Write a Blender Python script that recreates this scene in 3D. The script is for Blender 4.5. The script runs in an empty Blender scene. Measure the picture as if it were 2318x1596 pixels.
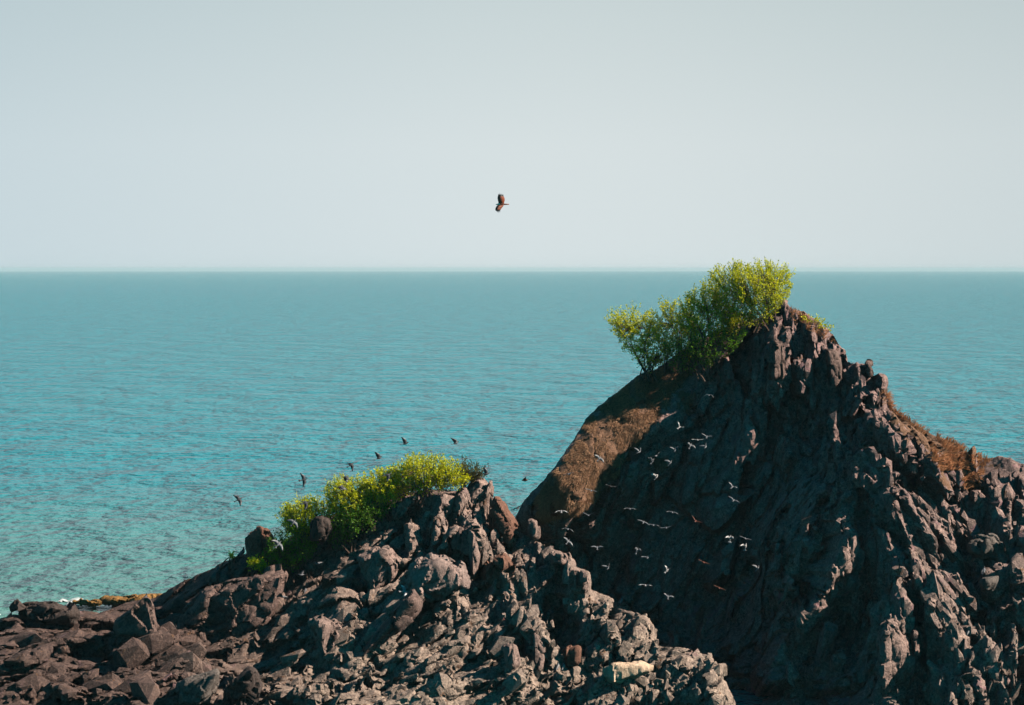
import bpy, bmesh, math, random
import numpy as np
from mathutils import Vector, Matrix, Euler
from mathutils.bvhtree import BVHTree
from mathutils.geometry import delaunay_2d_cdt

S = bpy.context.scene
COL = S.collection
R = math.radians
rng = random.Random(7)

# ------------------------------------------------------------------ camera
F = 2048.0                       # focal length in pixels of a 1024 px wide frame
CAM_Z = 13.0
SEA_Z = -1.5
HAZE = 0.00011
PITCH = math.atan((352.5 - 269.0) / F)
cd = bpy.data.cameras.new("camera"); cam = bpy.data.objects.new("camera", cd); COL.objects.link(cam)
cd.sensor_width = 36; cd.lens = 36 * F / 1024; cd.clip_end = 60000; cd.clip_start = 0.5
cam.location = (0, 0, CAM_Z); cam.rotation_euler = (math.pi / 2 - PITCH, 0, 0)
S.camera = cam

# ------------------------------------------------------------------ sun, sky, exposure
SUN_AZ, SUN_EL = R(79), R(37)    # azimuth from the camera's back towards its right
sun_dir = Vector((math.sin(SUN_AZ) * math.cos(SUN_EL), -math.cos(SUN_AZ) * math.cos(SUN_EL), math.sin(SUN_EL)))
ld = bpy.data.lights.new("sun", 'SUN'); ld.energy = 5.0; ld.angle = R(0.5); ld.color = (1.0, 0.84, 0.69)
lo = bpy.data.objects.new("sun", ld); COL.objects.link(lo)
lo.rotation_euler = sun_dir.to_track_quat('Z', 'Y').to_euler()
lo.location = (60, 0, 60)

W = bpy.data.worlds.new("World"); S.world = W; W.use_nodes = True
nt = W.node_tree; nt.nodes.clear()
def N(nt, t, **kw):
    n = nt.nodes.new(t)
    for k, v in kw.items():
        if k.startswith('i_'): n.inputs[k[2:].replace('_', ' ')].default_value = v
        else: setattr(n, k, v)
    return n
sky = N(nt, 'ShaderNodeTexSky', sky_type='NISHITA', sun_disc=False, sun_elevation=SUN_EL,
        sun_rotation=math.pi - SUN_AZ, air_density=1.0, dust_density=2.0, ozone_density=2.0)
tc = N(nt, 'ShaderNodeTexCoord')
sx = N(nt, 'ShaderNodeSeparateXYZ'); nt.links.new(tc.outputs['Generated'], sx.inputs[0])
ramp = N(nt, 'ShaderNodeValToRGB')
cr = ramp.color_ramp
cr.elements[0].position = 0.0; cr.elements[0].color = (0.69, 0.76, 0.775, 1)
cr.elements[1].position = 0.13; cr.elements[1].color = (0.59, 0.67, 0.68, 1)
e = cr.elements.new(0.06); e.color = (0.685, 0.75, 0.76, 1)
nt.links.new(sx.outputs['Z'], ramp.inputs[0])
lr = N(nt, 'ShaderNodeMapRange', interpolation_type='SMOOTHSTEP'); lr.inputs[1].default_value = -0.42; lr.inputs[2].default_value = 0.10
lr.inputs[3].default_value = 1.0; lr.inputs[4].default_value = 0.0
nt.links.new(sx.outputs['X'], lr.inputs[0])
lt = N(nt, 'ShaderNodeMix', data_type='RGBA', blend_type='MULTIPLY')
lt.inputs[7].default_value = (0.78, 0.86, 0.915, 1)
rr = N(nt, 'ShaderNodeMapRange', interpolation_type='SMOOTHSTEP'); rr.inputs[1].default_value = -0.05; rr.inputs[2].default_value = 0.42
nt.links.new(sx.outputs['X'], rr.inputs[0])
rt = N(nt, 'ShaderNodeMix', data_type='RGBA', blend_type='MULTIPLY'); rt.inputs[7].default_value = (0.83, 0.855, 0.865, 1)
nt.links.new(rr.outputs[0], rt.inputs[0]); nt.links.new(ramp.outputs[0], rt.inputs[6])
nt.links.new(lr.outputs[0], lt.inputs[0]); nt.links.new(rt.outputs[2], lt.inputs[6])
# high sky: the physical sky, strength 0.05
sm = N(nt, 'ShaderNodeMix', data_type='RGBA', blend_type='MULTIPLY'); sm.inputs[0].default_value = 1.0
sm.inputs[7].default_value = (0.0045, 0.046, 0.054, 1)
nt.links.new(sky.outputs[0], sm.inputs[6])
ef = N(nt, 'ShaderNodeMapRange', interpolation_type='SMOOTHSTEP'); ef.inputs[1].default_value = 0.12; ef.inputs[2].default_value = 0.32
nt.links.new(sx.outputs['Z'], ef.inputs[0])
mx = N(nt, 'ShaderNodeMix', data_type='RGBA')
nt.links.new(ef.outputs[0], mx.inputs[0]); nt.links.new(lt.outputs[2], mx.inputs[6]); nt.links.new(sm.outputs[2], mx.inputs[7])
# the sky away from the sea is deep and dim
yb = N(nt, 'ShaderNodeMapRange', interpolation_type='SMOOTHSTEP'); yb.inputs[1].default_value = 0.75; yb.inputs[2].default_value = 0.0
nt.links.new(sx.outputs['Y'], yb.inputs[0])
dk = N(nt, 'ShaderNodeMix', data_type='RGBA', blend_type='MULTIPLY'); dk.inputs[7].default_value = (0.07, 0.95, 1.0, 1)
nt.links.new(yb.outputs[0], dk.inputs[0]); nt.links.new(mx.outputs[2], dk.inputs[6]); mx = dk
bg = N(nt, 'ShaderNodeBackground'); bg.inputs[1].default_value = 0.57
wo = N(nt, 'ShaderNodeOutputWorld')
nt.links.new(mx.outputs[2], bg.inputs[0]); nt.links.new(bg.outputs[0], wo.inputs[0])

S.view_settings.view_transform = 'Standard'; S.view_settings.look = 'None'
S.view_settings.exposure = 0.82; S.view_settings.gamma = 1.0
S.render.film_transparent = False
try:
    S.cycles.max_bounces = 5; S.cycles.transparent_max_bounces = 4; S.cycles.diffuse_bounces = 0
    S.cycles.glossy_bounces = 2; S.cycles.volume_bounces = 0; S.cycles.transmission_bounces = 2
except Exception: pass

# ------------------------------------------------------------------ measuring helpers
KX, KY = 1024 / 2317.0, 705 / 1596.0
ca, sa = math.cos(PITCH), math.sin(PITCH)
def ray(dx, dy):
    x = (dx * KX - 512) / F; y = (352.5 - dy * KY) / F
    return Vector((x, ca + y * sa, -sa + y * ca))
def P(dx, dy, Y):
    r = ray(dx, dy); t = Y / r.y
    return Vector((0, 0, CAM_Z)) + r * t
def to_d(p):                      # world (N,3) -> sketch coordinates
    d = p - np.array([0, 0, CAM_Z])
    fz = d[:, 1] * ca - d[:, 2] * sa; up = d[:, 1] * sa + d[:, 2] * ca
    return (512 + F * d[:, 0] / fz) / KX, (352.5 - F * up / fz) / KY

def tag(o, label=None, cat=None, group=None, kind=None):
    if label: o['label'] = label
    if cat: o['category'] = cat
    if group: o['group'] = group
    if kind: o['kind'] = kind
    return o
def mesh_obj(name, verts, faces, mats=(), parent=None, smooth=False):
    me = bpy.data.meshes.new(name); me.from_pydata([tuple(v) for v in verts], [], faces); me.update()
    for m in mats: me.materials.append(m)
    if smooth: me.polygons.foreach_set('use_smooth', [True] * len(me.polygons))
    o = bpy.data.objects.new(name, me); COL.objects.link(o)
    if parent: o.parent = parent
    return o
def empty(name, loc):
    o = bpy.data.objects.new(name, None); COL.objects.link(o); o.location = loc; o.empty_display_size = .2
    return o

# ------------------------------------------------------------------ numpy noise
def _h(ix, iy, iz, s):
    h = (ix.astype(np.int64) * 374761393 + iy.astype(np.int64) * 668265263 + iz.astype(np.int64) * 2147483647 + s * 1274126177) & 0xFFFFFFFF
    h = ((h ^ (h >> 13)) * 1274126177) & 0xFFFFFFFF
    h = ((h ^ (h >> 16)) * 2246822519) & 0xFFFFFFFF
    return ((h ^ (h >> 15)) & 0xFFFFFF) / float(0xFFFFFF)
def vnoise(p, s=0):
    i = np.floor(p); f = p - i; i = i.astype(np.int64); u = f * f * f * (f * (f * 6 - 15) + 10)
    out = 0
    for a in (0, 1):
        wa = u[:, 0] if a else 1 - u[:, 0]
        for b in (0, 1):
            wb = u[:, 1] if b else 1 - u[:, 1]
            for c in (0, 1):
                wc = u[:, 2] if c else 1 - u[:, 2]
                out = out + wa * wb * wc * _h(i[:, 0] + a, i[:, 1] + b, i[:, 2] + c, s)
    return out * 2 - 1
def fbm(p, o=4, s=0, ridged=False):
    t = 0; a = 1.0; n = 0
    for k in range(o):
        v = vnoise(p * (2.03 ** k) + 13.7 * k, s + k)
        if ridged: v = 1 - 2 * np.abs(v)
        t = t + a * v; n += a; a *= 0.5
    return t / n
def facets(p, s=0):
    """cellular blocks: each cell has its own level and its own tilted face; returns (block height, crack)"""
    n = len(p); H = np.zeros(n); G = np.zeros(n); CR = np.zeros(n)
    for st in range(0, n, 150000):
        q = p[st:st + 150000]; i = np.floor(q).astype(np.int64)
        f1 = np.full(len(q), 9.0); f2 = np.full(len(q), 9.0)
        bi = np.zeros_like(i); bv = np.zeros_like(q)
        for a in (-1, 0, 1):
            for b in (-1, 0, 1):
                for c in (-1, 0, 1):
                    ci = i + np.array([a, b, c])
                    x, y, z = ci[:, 0], ci[:, 1], ci[:, 2]
                    ctr = ci + 0.12 + 0.76 * np.stack([_h(x, y, z, s + 1), _h(x, y, z, s + 2), _h(x, y, z, s + 3)], 1)
                    v = q - ctr; d = np.sqrt((v * v).sum(1))
                    m = d < f1
                    f2 = np.where(m, f1, np.minimum(f2, d))
                    f1 = np.where(m, d, f1); bi[m] = ci[m]; bv[m] = v[m]
        x, y, z = bi[:, 0], bi[:, 1], bi[:, 2]
        g = np.stack([_h(x, y, z, s + 5), _h(x, y, z, s + 6), _h(x, y, z, s + 7)], 1) * 2 - 1
        H[st:st + 150000] = _h(x, y, z, s + 4) * 2 - 1
        g[:, 0] = np.where(np.abs(g[:, 0]) < .35, g[:, 0] * 2.5, g[:, 0]); G[st:st + 150000] = (g * bv).sum(1)
        CR[st:st + 150000] = np.clip(1 - (f2 - f1) / 0.14, 0, 1)
    return H, G, CR

# strata lean: degrees from vertical in the x-z plane, positive = leaning like "/"
LEAN_PTS = [(1300, 1000, 38), (1500, 950, 36), (1600, 1200, 34), (1750, 760, 2), (1850, 800, -2), (1760, 900, 4), (1950, 870, -6),
            (1990, 1000, -22), (2080, 1150, -34), (2150, 1300, -32), (2250, 1150, -4), (2240, 1500, 8), (2120, 1450, -18), (2000, 1480, 12),
            (1830, 1200, 30), (1850, 1350, 22), (1700, 1500, 24), (1880, 1500, 10), (1550, 1400, 30),
            (1100, 1200, 6), (980, 1180, 18), (850, 1250, 48), (750, 1350, 50), (600, 1450, 52), (950, 1420, 42), (1050, 1400, 40),
            (900, 1550, 66), (1100, 1560, 66), (600, 1580, 62), (300, 1450, 72), (100, 1500, 78), (200, 1570, 76), (480, 1350, 52),
            (1230, 1240, 4), (1300, 1320, 8), (1400, 1400, 25), (1500, 1520, 20), (1600, 1540, 10), (1300, 1500, 28), (1180, 1320, 8)]
LP = np.array(LEAN_PTS, float)
def lean(dx, dy):
    dx = np.asarray(dx, float); dy = np.asarray(dy, float)
    w = 0; t = 0
    for x, y, a in LP:
        k = 1.0 / (((dx - x) ** 2 + (dy - y) ** 2) + 900) ** 1.5
        w = w + k; t = t + k * a
    return t / w

def remesh(o, voxel):
    m = o.modifiers.new('r', 'REMESH'); m.mode = 'VOXEL'; m.voxel_size = voxel; m.adaptivity = 0
    dg = bpy.context.evaluated_depsgraph_get(); ev = o.evaluated_get(dg)
    me = bpy.data.meshes.new_from_object(ev); o.modifiers.clear()
    old = o.data; mats = list(old.materials); o.data = me; me.name = old.name; bpy.data.meshes.remove(old)
    me.materials.clear()
    for mt in mats: me.materials.append(mt)
def normals(me):
    n = np.empty(len(me.vertices) * 3); me.vertices.foreach_get('normal', n); return n.reshape(-1, 3)
def coords(me):
    n = np.empty(len(me.vertices) * 3); me.vertices.foreach_get('co', n); return n.reshape(-1, 3)

def rough(me, offs=(0.30, 0.12, 0.045), tilt=(0.55, 0.55, 0.45), size=(1.9, 0.72, 0.30), stretch=(3.2, 3.0, 3.2),
          crack=(0.22, 0.11, 0.04), fine=0.045, seed=0, fixlean=None, ampf=None, axis=(0.12, -0.97, 0.16), follow=0.25):
    """break a surface up into leaning, fractured, flat-faced blocks (a real displacement of the vertices)"""
    co = coords(me); axis = np.array(axis)
    for lv in range(len(size)):
        me.vertices.foreach_set('co', co.ravel()); me.update()
        nrm = normals(me) * follow + axis * (1 - follow)
        if fixlean is None: dx, dy = to_d(co); L = lean(dx, dy)
        else: L = np.full(len(co), float(fixlean))
        k = size[lv] * 1.4
        warp = np.stack([vnoise(co / k, 31 + lv), vnoise(co / k, 41 + lv), vnoise(co / k, 51 + lv)], 1) * size[lv] * 0.22
        step = 24.0; D = np.zeros(len(co)); C = np.zeros(len(co))
        for a in np.arange(-72, 97, step):
            w = np.clip((1 - np.abs(L - a) / step) * 3 - 1, 0, 1); m = w > 0      # narrow blends keep the faces flat
            if not m.any(): continue
            r = R(a); u = np.array([math.sin(r), 0, math.cos(r)]); v = np.array([math.cos(r), 0, -math.sin(r)])
            q = co[m] + warp[m]
            q = np.stack([q @ v / size[lv], q[:, 1] / (size[lv] * 1.3), q @ u / (size[lv] * stretch[lv])], 1)
            h, g, c = facets(q, seed + 10 * lv + int(a + 80))
            D[m] += w[m] * (h * offs[lv] + g * tilt[lv] * size[lv]); C[m] += w[m] * c
        af = 1.0 if ampf is None else ampf(co)
        co = co + nrm * ((D - C * crack[lv]) * af)[:, None]
    me.vertices.foreach_set('co', co.ravel()); me.update()
    nrm = normals(me); d = fbm(co * 2.6, 5, seed, True) * fine
    co = co + nrm * d[:, None]
    me.vertices.foreach_set('co', co.ravel()); me.update()
    me.polygons.foreach_set('use_smooth', [True] * len(me.polygons)); me.set_sharp_from_angle(angle=R(38))

# ------------------------------------------------------------------ materials
def new_mat(name):
    m = bpy.data.materials.new(name); m.use_nodes = True; nt = m.node_tree; nt.nodes.clear()
    out = N(nt, 'ShaderNodeOutputMaterial'); b = N(nt, 'ShaderNodeBsdfPrincipled')
    nt.links.new(b.outputs[0], out.inputs[0]); return m, nt, b, out
def noise(nt, vec, scale, detail=5, rough=0.6, dist=0.0):
    n = N(nt, 'ShaderNodeTexNoise'); n.inputs['Scale'].default_value = scale; n.inputs['Detail'].default_value = detail
    n.inputs['Roughness'].default_value = rough; n.inputs['Distortion'].default_value = dist
    if vec: nt.links.new(vec, n.inputs['Vector'])
    return n.outputs['Fac']
def ramp2(nt, fac, a, b, c0, c1):
    r = N(nt, 'ShaderNodeValToRGB'); e = r.color_ramp.elements
    e[0].position = a; e[1].position = b; e[0].color = (*c0, 1); e[1].color = (*c1, 1)
    nt.links.new(fac, r.inputs[0]); return r.outputs[0]
def mixc(nt, fac, a, b, mode='MIX'):
    m = N(nt, 'ShaderNodeMix', data_type='RGBA', blend_type=mode)
    for s, i in ((fac, 0), (a, 6), (b, 7)):
        if isinstance(s, (int, float)): m.inputs[i].default_value = s
        elif isinstance(s, tuple): m.inputs[i].default_value = (*s, 1)
        else: nt.links.new(s, m.inputs[i])
    return m.outputs[2]
def rock_mat(name, dark, mid, light, patch=None, patch_amt=(0.58, 0.72), zgrad=False, bump=0.9, attr=False, wet_shade=False):
    m, nt, b, out = new_mat(name)
    tc = N(nt, 'ShaderNodeTexCoord'); v = tc.outputs['Object']
    n1 = noise(nt, v, 0.55, 6, 0.65, 0.4); n2 = noise(nt, v, 3.5, 6, 0.7, 0.6); n3 = noise(nt, v, 14, 4, 0.7)
    c = ramp2(nt, n1, 0.38, 0.62, dark, mid)
    c2 = ramp2(nt, n2, 0.35, 0.68, mid, light)
    c = mixc(nt, ramp2(nt, n3, 0.35, 0.65, (0.1,) * 3, (0.9,) * 3), c, c2)
    if zgrad:                                   # the lower rock is greyer and more weathered, the upper one browner
        s = N(nt, 'ShaderNodeSeparateXYZ'); nt.links.new(v, s.inputs[0])
        mr = N(nt, 'ShaderNodeMapRange'); mr.inputs[1].default_value = 7; mr.inputs[2].default_value = 0.5
        nt.links.new(s.outputs['Z'], mr.inputs[0])
        c = mixc(nt, mr.outputs[0], c, mixc(nt, 1.0, c, (1.08, 1.22, 1.12), 'MULTIPLY'))
    if wet_shade:  # darker towards the left: wet charcoal rock, plus shade painted into the colour
        s2 = N(nt, 'ShaderNodeSeparateXYZ'); nt.links.new(v, s2.inputs[0])
        m2 = N(nt, 'ShaderNodeMapRange'); m2.inputs[1].default_value = -4; m2.inputs[2].default_value = -11; nt.links.new(s2.outputs['X'], m2.inputs[0])
        c = mixc(nt, m2.outputs[0], c, mixc(nt, 1.0, c, (0.36, 0.31, 0.33), 'MULTIPLY'))
    if patch:
        n4 = noise(nt, v, 1.1, 5, 0.6, 1.0)
        c = mixc(nt, ramp2(nt, n4, patch_amt[0], patch_amt[1], (0,) * 3, (1,) * 3), c, patch)
    if attr:
        a = N(nt, 'ShaderNodeAttribute'); a.attribute_name = 'soil'
        n5 = noise(nt, v, 2.6, 6, 0.75, 0.5)
        ms = N(nt, 'ShaderNodeMath', operation='MULTIPLY_ADD'); nt.links.new(n5, ms.inputs[0]); ms.inputs[1].default_value = 1.6; nt.links.new(a.outputs['Fac'], ms.inputs[2])
        f = ramp2(nt, ms.outputs[0], 0.98, 1.16, (0,) * 3, (1,) * 3)
        c = mixc(nt, f, c, ramp2(nt, n3, 0.3, 0.7, (0.10, 0.055, 0.035), (0.24, 0.135, 0.085)))
    nt.links.new(c, b.inputs['Base Color'])
    b.inputs['Roughness'].default_value = 0.85; b.inputs['Specular IOR Level'].default_value = 0.25
    vo = N(nt, 'ShaderNodeTexVoronoi'); vo.feature = 'DISTANCE_TO_EDGE'; vo.inputs['Scale'].default_value = 6.0
    mp = N(nt, 'ShaderNodeMapping'); mp.inputs['Scale'].default_value = (1, 1, 0.45); nt.links.new(v, mp.inputs[0])
    nw = N(nt, 'ShaderNodeTexNoise'); nw.inputs['Scale'].default_value = 3; nt.links.new(v, nw.inputs['Vector'])
    mw = mixc(nt, 0.12, mp.outputs[0], nw.outputs['Color']); nt.links.new(mw, vo.inputs['Vector'])
    cl = N(nt, 'ShaderNodeMath', operation='MINIMUM'); nt.links.new(vo.outputs['Distance'], cl.inputs[0]); cl.inputs[1].default_value = 0.03
    b1 = N(nt, 'ShaderNodeBump'); b1.inputs['Strength'].default_value = bump * .7; b1.inputs['Distance'].default_value = 0.6
    nt.links.new(cl.outputs[0], b1.inputs['Height'])
    b2 = N(nt, 'ShaderNodeBump'); b2.inputs['Strength'].default_value = bump; b2.inputs['Distance'].default_value = 0.085
    nt.links.new(noise(nt, v, 7, 6, 0.72, 0.6), b2.inputs['Height']); nt.links.new(b1.outputs[0], b2.inputs['Normal'])
    nt.links.new(b2.outputs[0], b.inputs['Normal'])
    return m
M_ROCK = rock_mat('rock_dark', (0.040, 0.030, 0.032), (0.19, 0.124, 0.122), (0.58, 0.375, 0.33), zgrad=True, attr=True,
                  patch=(0.30, 0.15, 0.175), patch_amt=(0.60, 0.74))
M_SHORE = rock_mat('rock_shore', (0.042, 0.032, 0.033), (0.22, 0.148, 0.138), (0.62, 0.42, 0.36), zgrad=True, attr=True,
                   patch=(0.24, 0.14, 0.15), patch_amt=(0.62, 0.76), wet_shade=True)
M_BOULDER = rock_mat('boulder_dark', (0.03, 0.022, 0.021), (0.065, 0.048, 0.044), (0.12, 0.09, 0.08))
M_RED = rock_mat('rock_red', (0.07, 0.035, 0.028), (0.17, 0.085, 0.06), (0.33, 0.17, 0.12))
M_PALE = rock_mat('rock_pale', (0.46, 0.31, 0.21), (0.68, 0.49, 0.35), (0.82, 0.63, 0.47))
M_TAN = rock_mat('rock_tan', (0.09, 0.065, 0.06), (0.26, 0.18, 0.16), (0.50, 0.35, 0.30))
M_SMOOTH = rock_mat('rock_smooth', (0.15, 0.108, 0.098), (0.28, 0.20, 0.18), (0.44, 0.32, 0.285), bump=.7)
M_BROWN = rock_mat('rock_brown', (0.05, 0.035, 0.032), (0.15, 0.10, 0.09), (0.30, 0.20, 0.17))
M_GREY = rock_mat('rock_grey', (0.06, 0.052, 0.048), (0.13, 0.11, 0.10), (0.24, 0.20, 0.18))
M_WEED = rock_mat('rock_weed', (0.09, 0.045, 0.015), (0.26, 0.13, 0.04), (0.45, 0.26, 0.09))

# ------------------------------------------------------------------ rock masses
def tps(ctrl):
    c = np.array(ctrl, float); X = c[:, :2] / 100.0; y = c[:, 2]
    def k(a, b):
        d = np.sqrt(((a[:, None] - b[None]) ** 2).sum(2)) ; return d ** 1.0
    n = len(X); A = np.zeros((n + 3, n + 3)); A[:n, :n] = k(X, X) - 0.02 * np.eye(n)
    A[:n, n] = 1; A[:n, n + 1:] = X; A[n, :n] = 1; A[n + 1:, :n] = X.T
    w = np.linalg.solve(A, np.concatenate([y, np.zeros(3)]))
    def f(q):
        q = np.atleast_2d(np.array(q, float)) / 100.0
        return k(q, X) @ w[:n] + w[n] + q @ w[n + 1:]
    return f

def inside(poly, x, y):
    c = False; n = len(poly); j = n - 1
    for i in range(n):
        xi, yi = poly[i]; xj, yj = poly[j]
        if (yi > y) != (yj > y) and x < (xj - xi) * (y - yi) / (yj - yi) + xi: c = not c
        j = i
    return c

def mass(sil, rest, ctrl, back=7.0, drop=0.45, grid=22):
    """solid hill: traced skyline, modelled front slope, back slope falling away behind"""
    f = tps([(x, y, d) for x, y, d in sil] + list(ctrl) + [(x, y, d) for x, y, d in rest])
    outline = []
    pts = [(x, y) for x, y, _ in sil + rest]
    for i, a in enumerate(pts):
        b = pts[(i + 1) % len(pts)]; n = max(1, int(math.dist(a, b) / 18))
        for k in range(n): outline.append((a[0] + (b[0] - a[0]) * k / n, a[1] + (b[1] - a[1]) * k / n))
    xs = [p[0] for p in outline]; ys = [p[1] for p in outline]
    pool = list(outline); nb = len(outline)
    oa = np.array(outline)
    y = min(ys) + 3
    while y < max(ys):
        x = min(xs) + 3
        while x < max(xs):
            if inside(outline, x, y) and np.min(np.hypot(oa[:, 0] - x, oa[:, 1] - y)) > 9: pool.append((x, y))
            x += grid
        y += grid
    edges = [(i, (i + 1) % nb) for i in range(nb)]
    vs, es, fs, *_ = delaunay_2d_cdt([Vector(p) for p in pool], edges, [], 1, 1e-4)
    n = len(vs); dep = f([(v.x, v.y) for v in vs])
    front = [P(v.x, v.y, d) for v, d in zip(vs, dep)]
    bk = []
    for p in front:
        bk.append(Vector((p.x * 1.02, p.y + back, -3 + (p.z + 3) * drop)))
    faces = []
    cnt = {}
    for fc in fs:
        a = list(fc)
        for i in range(len(a)):
            e = (a[i], a[(i + 1) % len(a)]); cnt[e] = 1
        faces.append(a); faces.append([i + n for i in reversed(a)])
    for (a, b) in list(cnt):
        if (b, a) not in cnt: faces.append([b, a, a + n, b + n])
    return front + bk, faces, f

def hull_block(acc, c, ax, ay, az, Mx, rnd, n=15):
    """one angular convex block appended to acc = (verts, faces)"""
    bm = bmesh.new()
    for _ in range(n):
        v = Vector((rnd.gauss(0, 1), rnd.gauss(0, 1), rnd.gauss(0, 1))).normalized()
        m = max(abs(v.x), abs(v.y), abs(v.z)); v = v * (0.45 + 0.55 / m)     # between ball and box
        v = Vector((v.x * ax, v.y * ay, v.z * az)) * rnd.uniform(0.78, 1.0) * 0.75
        bm.verts.new(c + Mx @ v)
    bmesh.ops.convex_hull(bm, input=bm.verts[:])
    bmesh.ops.recalc_face_normals(bm, faces=bm.faces[:])
    k = len(acc[0]); bm.verts.index_update()
    acc[0].extend(v.co.copy() for v in bm.verts); acc[1].extend([k + v.index for v in f.verts] for f in bm.faces)
    bm.free()
def lean_matrix(a, rnd, wob=0.14):
    return Matrix.Rotation(R(a), 3, 'Y') @ Euler((rnd.uniform(-wob, wob), rnd.uniform(-wob, wob) * .6, rnd.uniform(-.5, .5))).to_matrix()

def traced(acc, f, outline, ridge, out, emb=0.35):
    """one slab of the hill: traced outline sunk into the slope, ridge standing proud of it"""
    bm = bmesh.new()
    cx = sum(p[0] for p in outline) / len(outline); cy = sum(p[1] for p in outline) / len(outline)
    d = f(outline); dc = float(f([(cx, cy)])[0])
    for (x, y), Y in zip(outline, d):
        Y = 0.5 * float(Y) + 0.5 * dc
        bm.verts.new(P(x, y, Y + emb)); bm.verts.new(P(x * .8 + cx * .2, y * .8 + cy * .2, Y - out * .55))
    for (x, y) in ridge:
        bm.verts.new(P(x, y, 0.5 * float(f([(x, y)])[0]) + 0.5 * dc - out))
    bm.verts.new(P(cx, cy, dc + emb + out))
    bmesh.ops.convex_hull(bm, input=bm.verts[:])
    k = len(acc[0]); bm.verts.index_update()
    acc[0].extend(v.co.copy() for v in bm.verts); acc[1].extend([k + v.index for v in f_.verts] for f_ in bm.faces)
    bm.free()

def build_mass(name, sil, rest, ctrl, mat, blocks, voxel, seed, slabs=(), **kw):
    verts, faces, f = mass(sil, rest, ctrl, **kw)
    bm = (list(verts), [list(fc) for fc in faces])
    rnd = random.Random(seed)
    for ol, rg, out in slabs: traced(bm, f, ol, rg, out)
    poly = [(x, y) for x, y, _ in sil + rest]
    for (x0, x1, y0, y1, n, s0, s1, elong, out_) in blocks:
        k = 0; tries = 0
        while k < n and tries < n * 20:
            tries += 1
            x, y = rnd.uniform(x0, x1), rnd.uniform(y0, y1)
            if not inside(poly, x, y): continue
            if not inside(poly, x, y - 40 - s1 * elong * 12) or not inside(poly, x + 26, y - 10) or not inside(poly, x - 26, y - 10): continue
            k += 1
            Y = float(f([(x, y)])[0]); c = P(x, y, Y); s = s0 * (s1 / s0) ** (rnd.random() ** 1.6)
            a = float(lean(x, y)) + rnd.gauss(0, 7)
            c.y += s * (0.25 - out_)
            hull_block(bm, c, s * rnd.uniform(.35, .6), s * rnd.uniform(.4, .7), s * elong * rnd.uniform(.7, 1.15), lean_matrix(a, rnd), rnd, 11)
    o = mesh_obj(name, bm[0], bm[1], [mat])
    remesh(o, voxel)
    return o, f

MAIN_SIL = [(1150, 1200, 76), (1170, 1160, 75.4), (1178, 1135, 75.2), (1200, 1112, 75), (1225, 1090, 74.9), (1262, 1045, 75.2), (1290, 1008, 75.8), (1312, 972, 76.4), (1325, 948, 76.7),
            (1350, 922, 77.1), (1372, 905, 77.4), (1400, 885, 77.8), (1440, 855, 78.2), (1475, 838, 78.6), (1510, 812, 78.2), (1560, 778, 78.4),
            (1620, 745, 78.4), (1680, 728, 78.2), (1730, 716, 77.8), (1755, 696, 77.4), (1772, 678, 77), (1782, 682, 77), (1790, 700, 77), (1810, 704, 77), (1840, 728, 77), (1874, 752, 76.8),
            (1893, 778, 76.5), (1918, 788, 76), (1926, 816, 75.6), (1968, 818, 75.2), (1978, 848, 75), (1999, 853, 74.8), (2003, 868, 74.8), (1994, 884, 74.7), (2005, 894, 74.5), (2018, 913, 74.3), (2045, 940, 74.2),
            (2072, 955, 74), (2112, 987, 73.8), (2152, 1000, 73.6), (2192, 1022, 73.6), (2232, 1038, 73.5), (2264, 1031, 73.3), (2291, 1038, 73), (2317, 1050, 73),
            (2400, 1075, 73), (2520, 1130, 73), (2640, 1230, 73)]
MAIN_REST = [(2700, 1400, 70), (2700, 1760, 64), (2300, 1760, 60), (2000, 1760, 61.5), (1700, 1760, 62.5), (1400, 1760, 66), (1150, 1700, 70), (1100, 1400, 75)]
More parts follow.
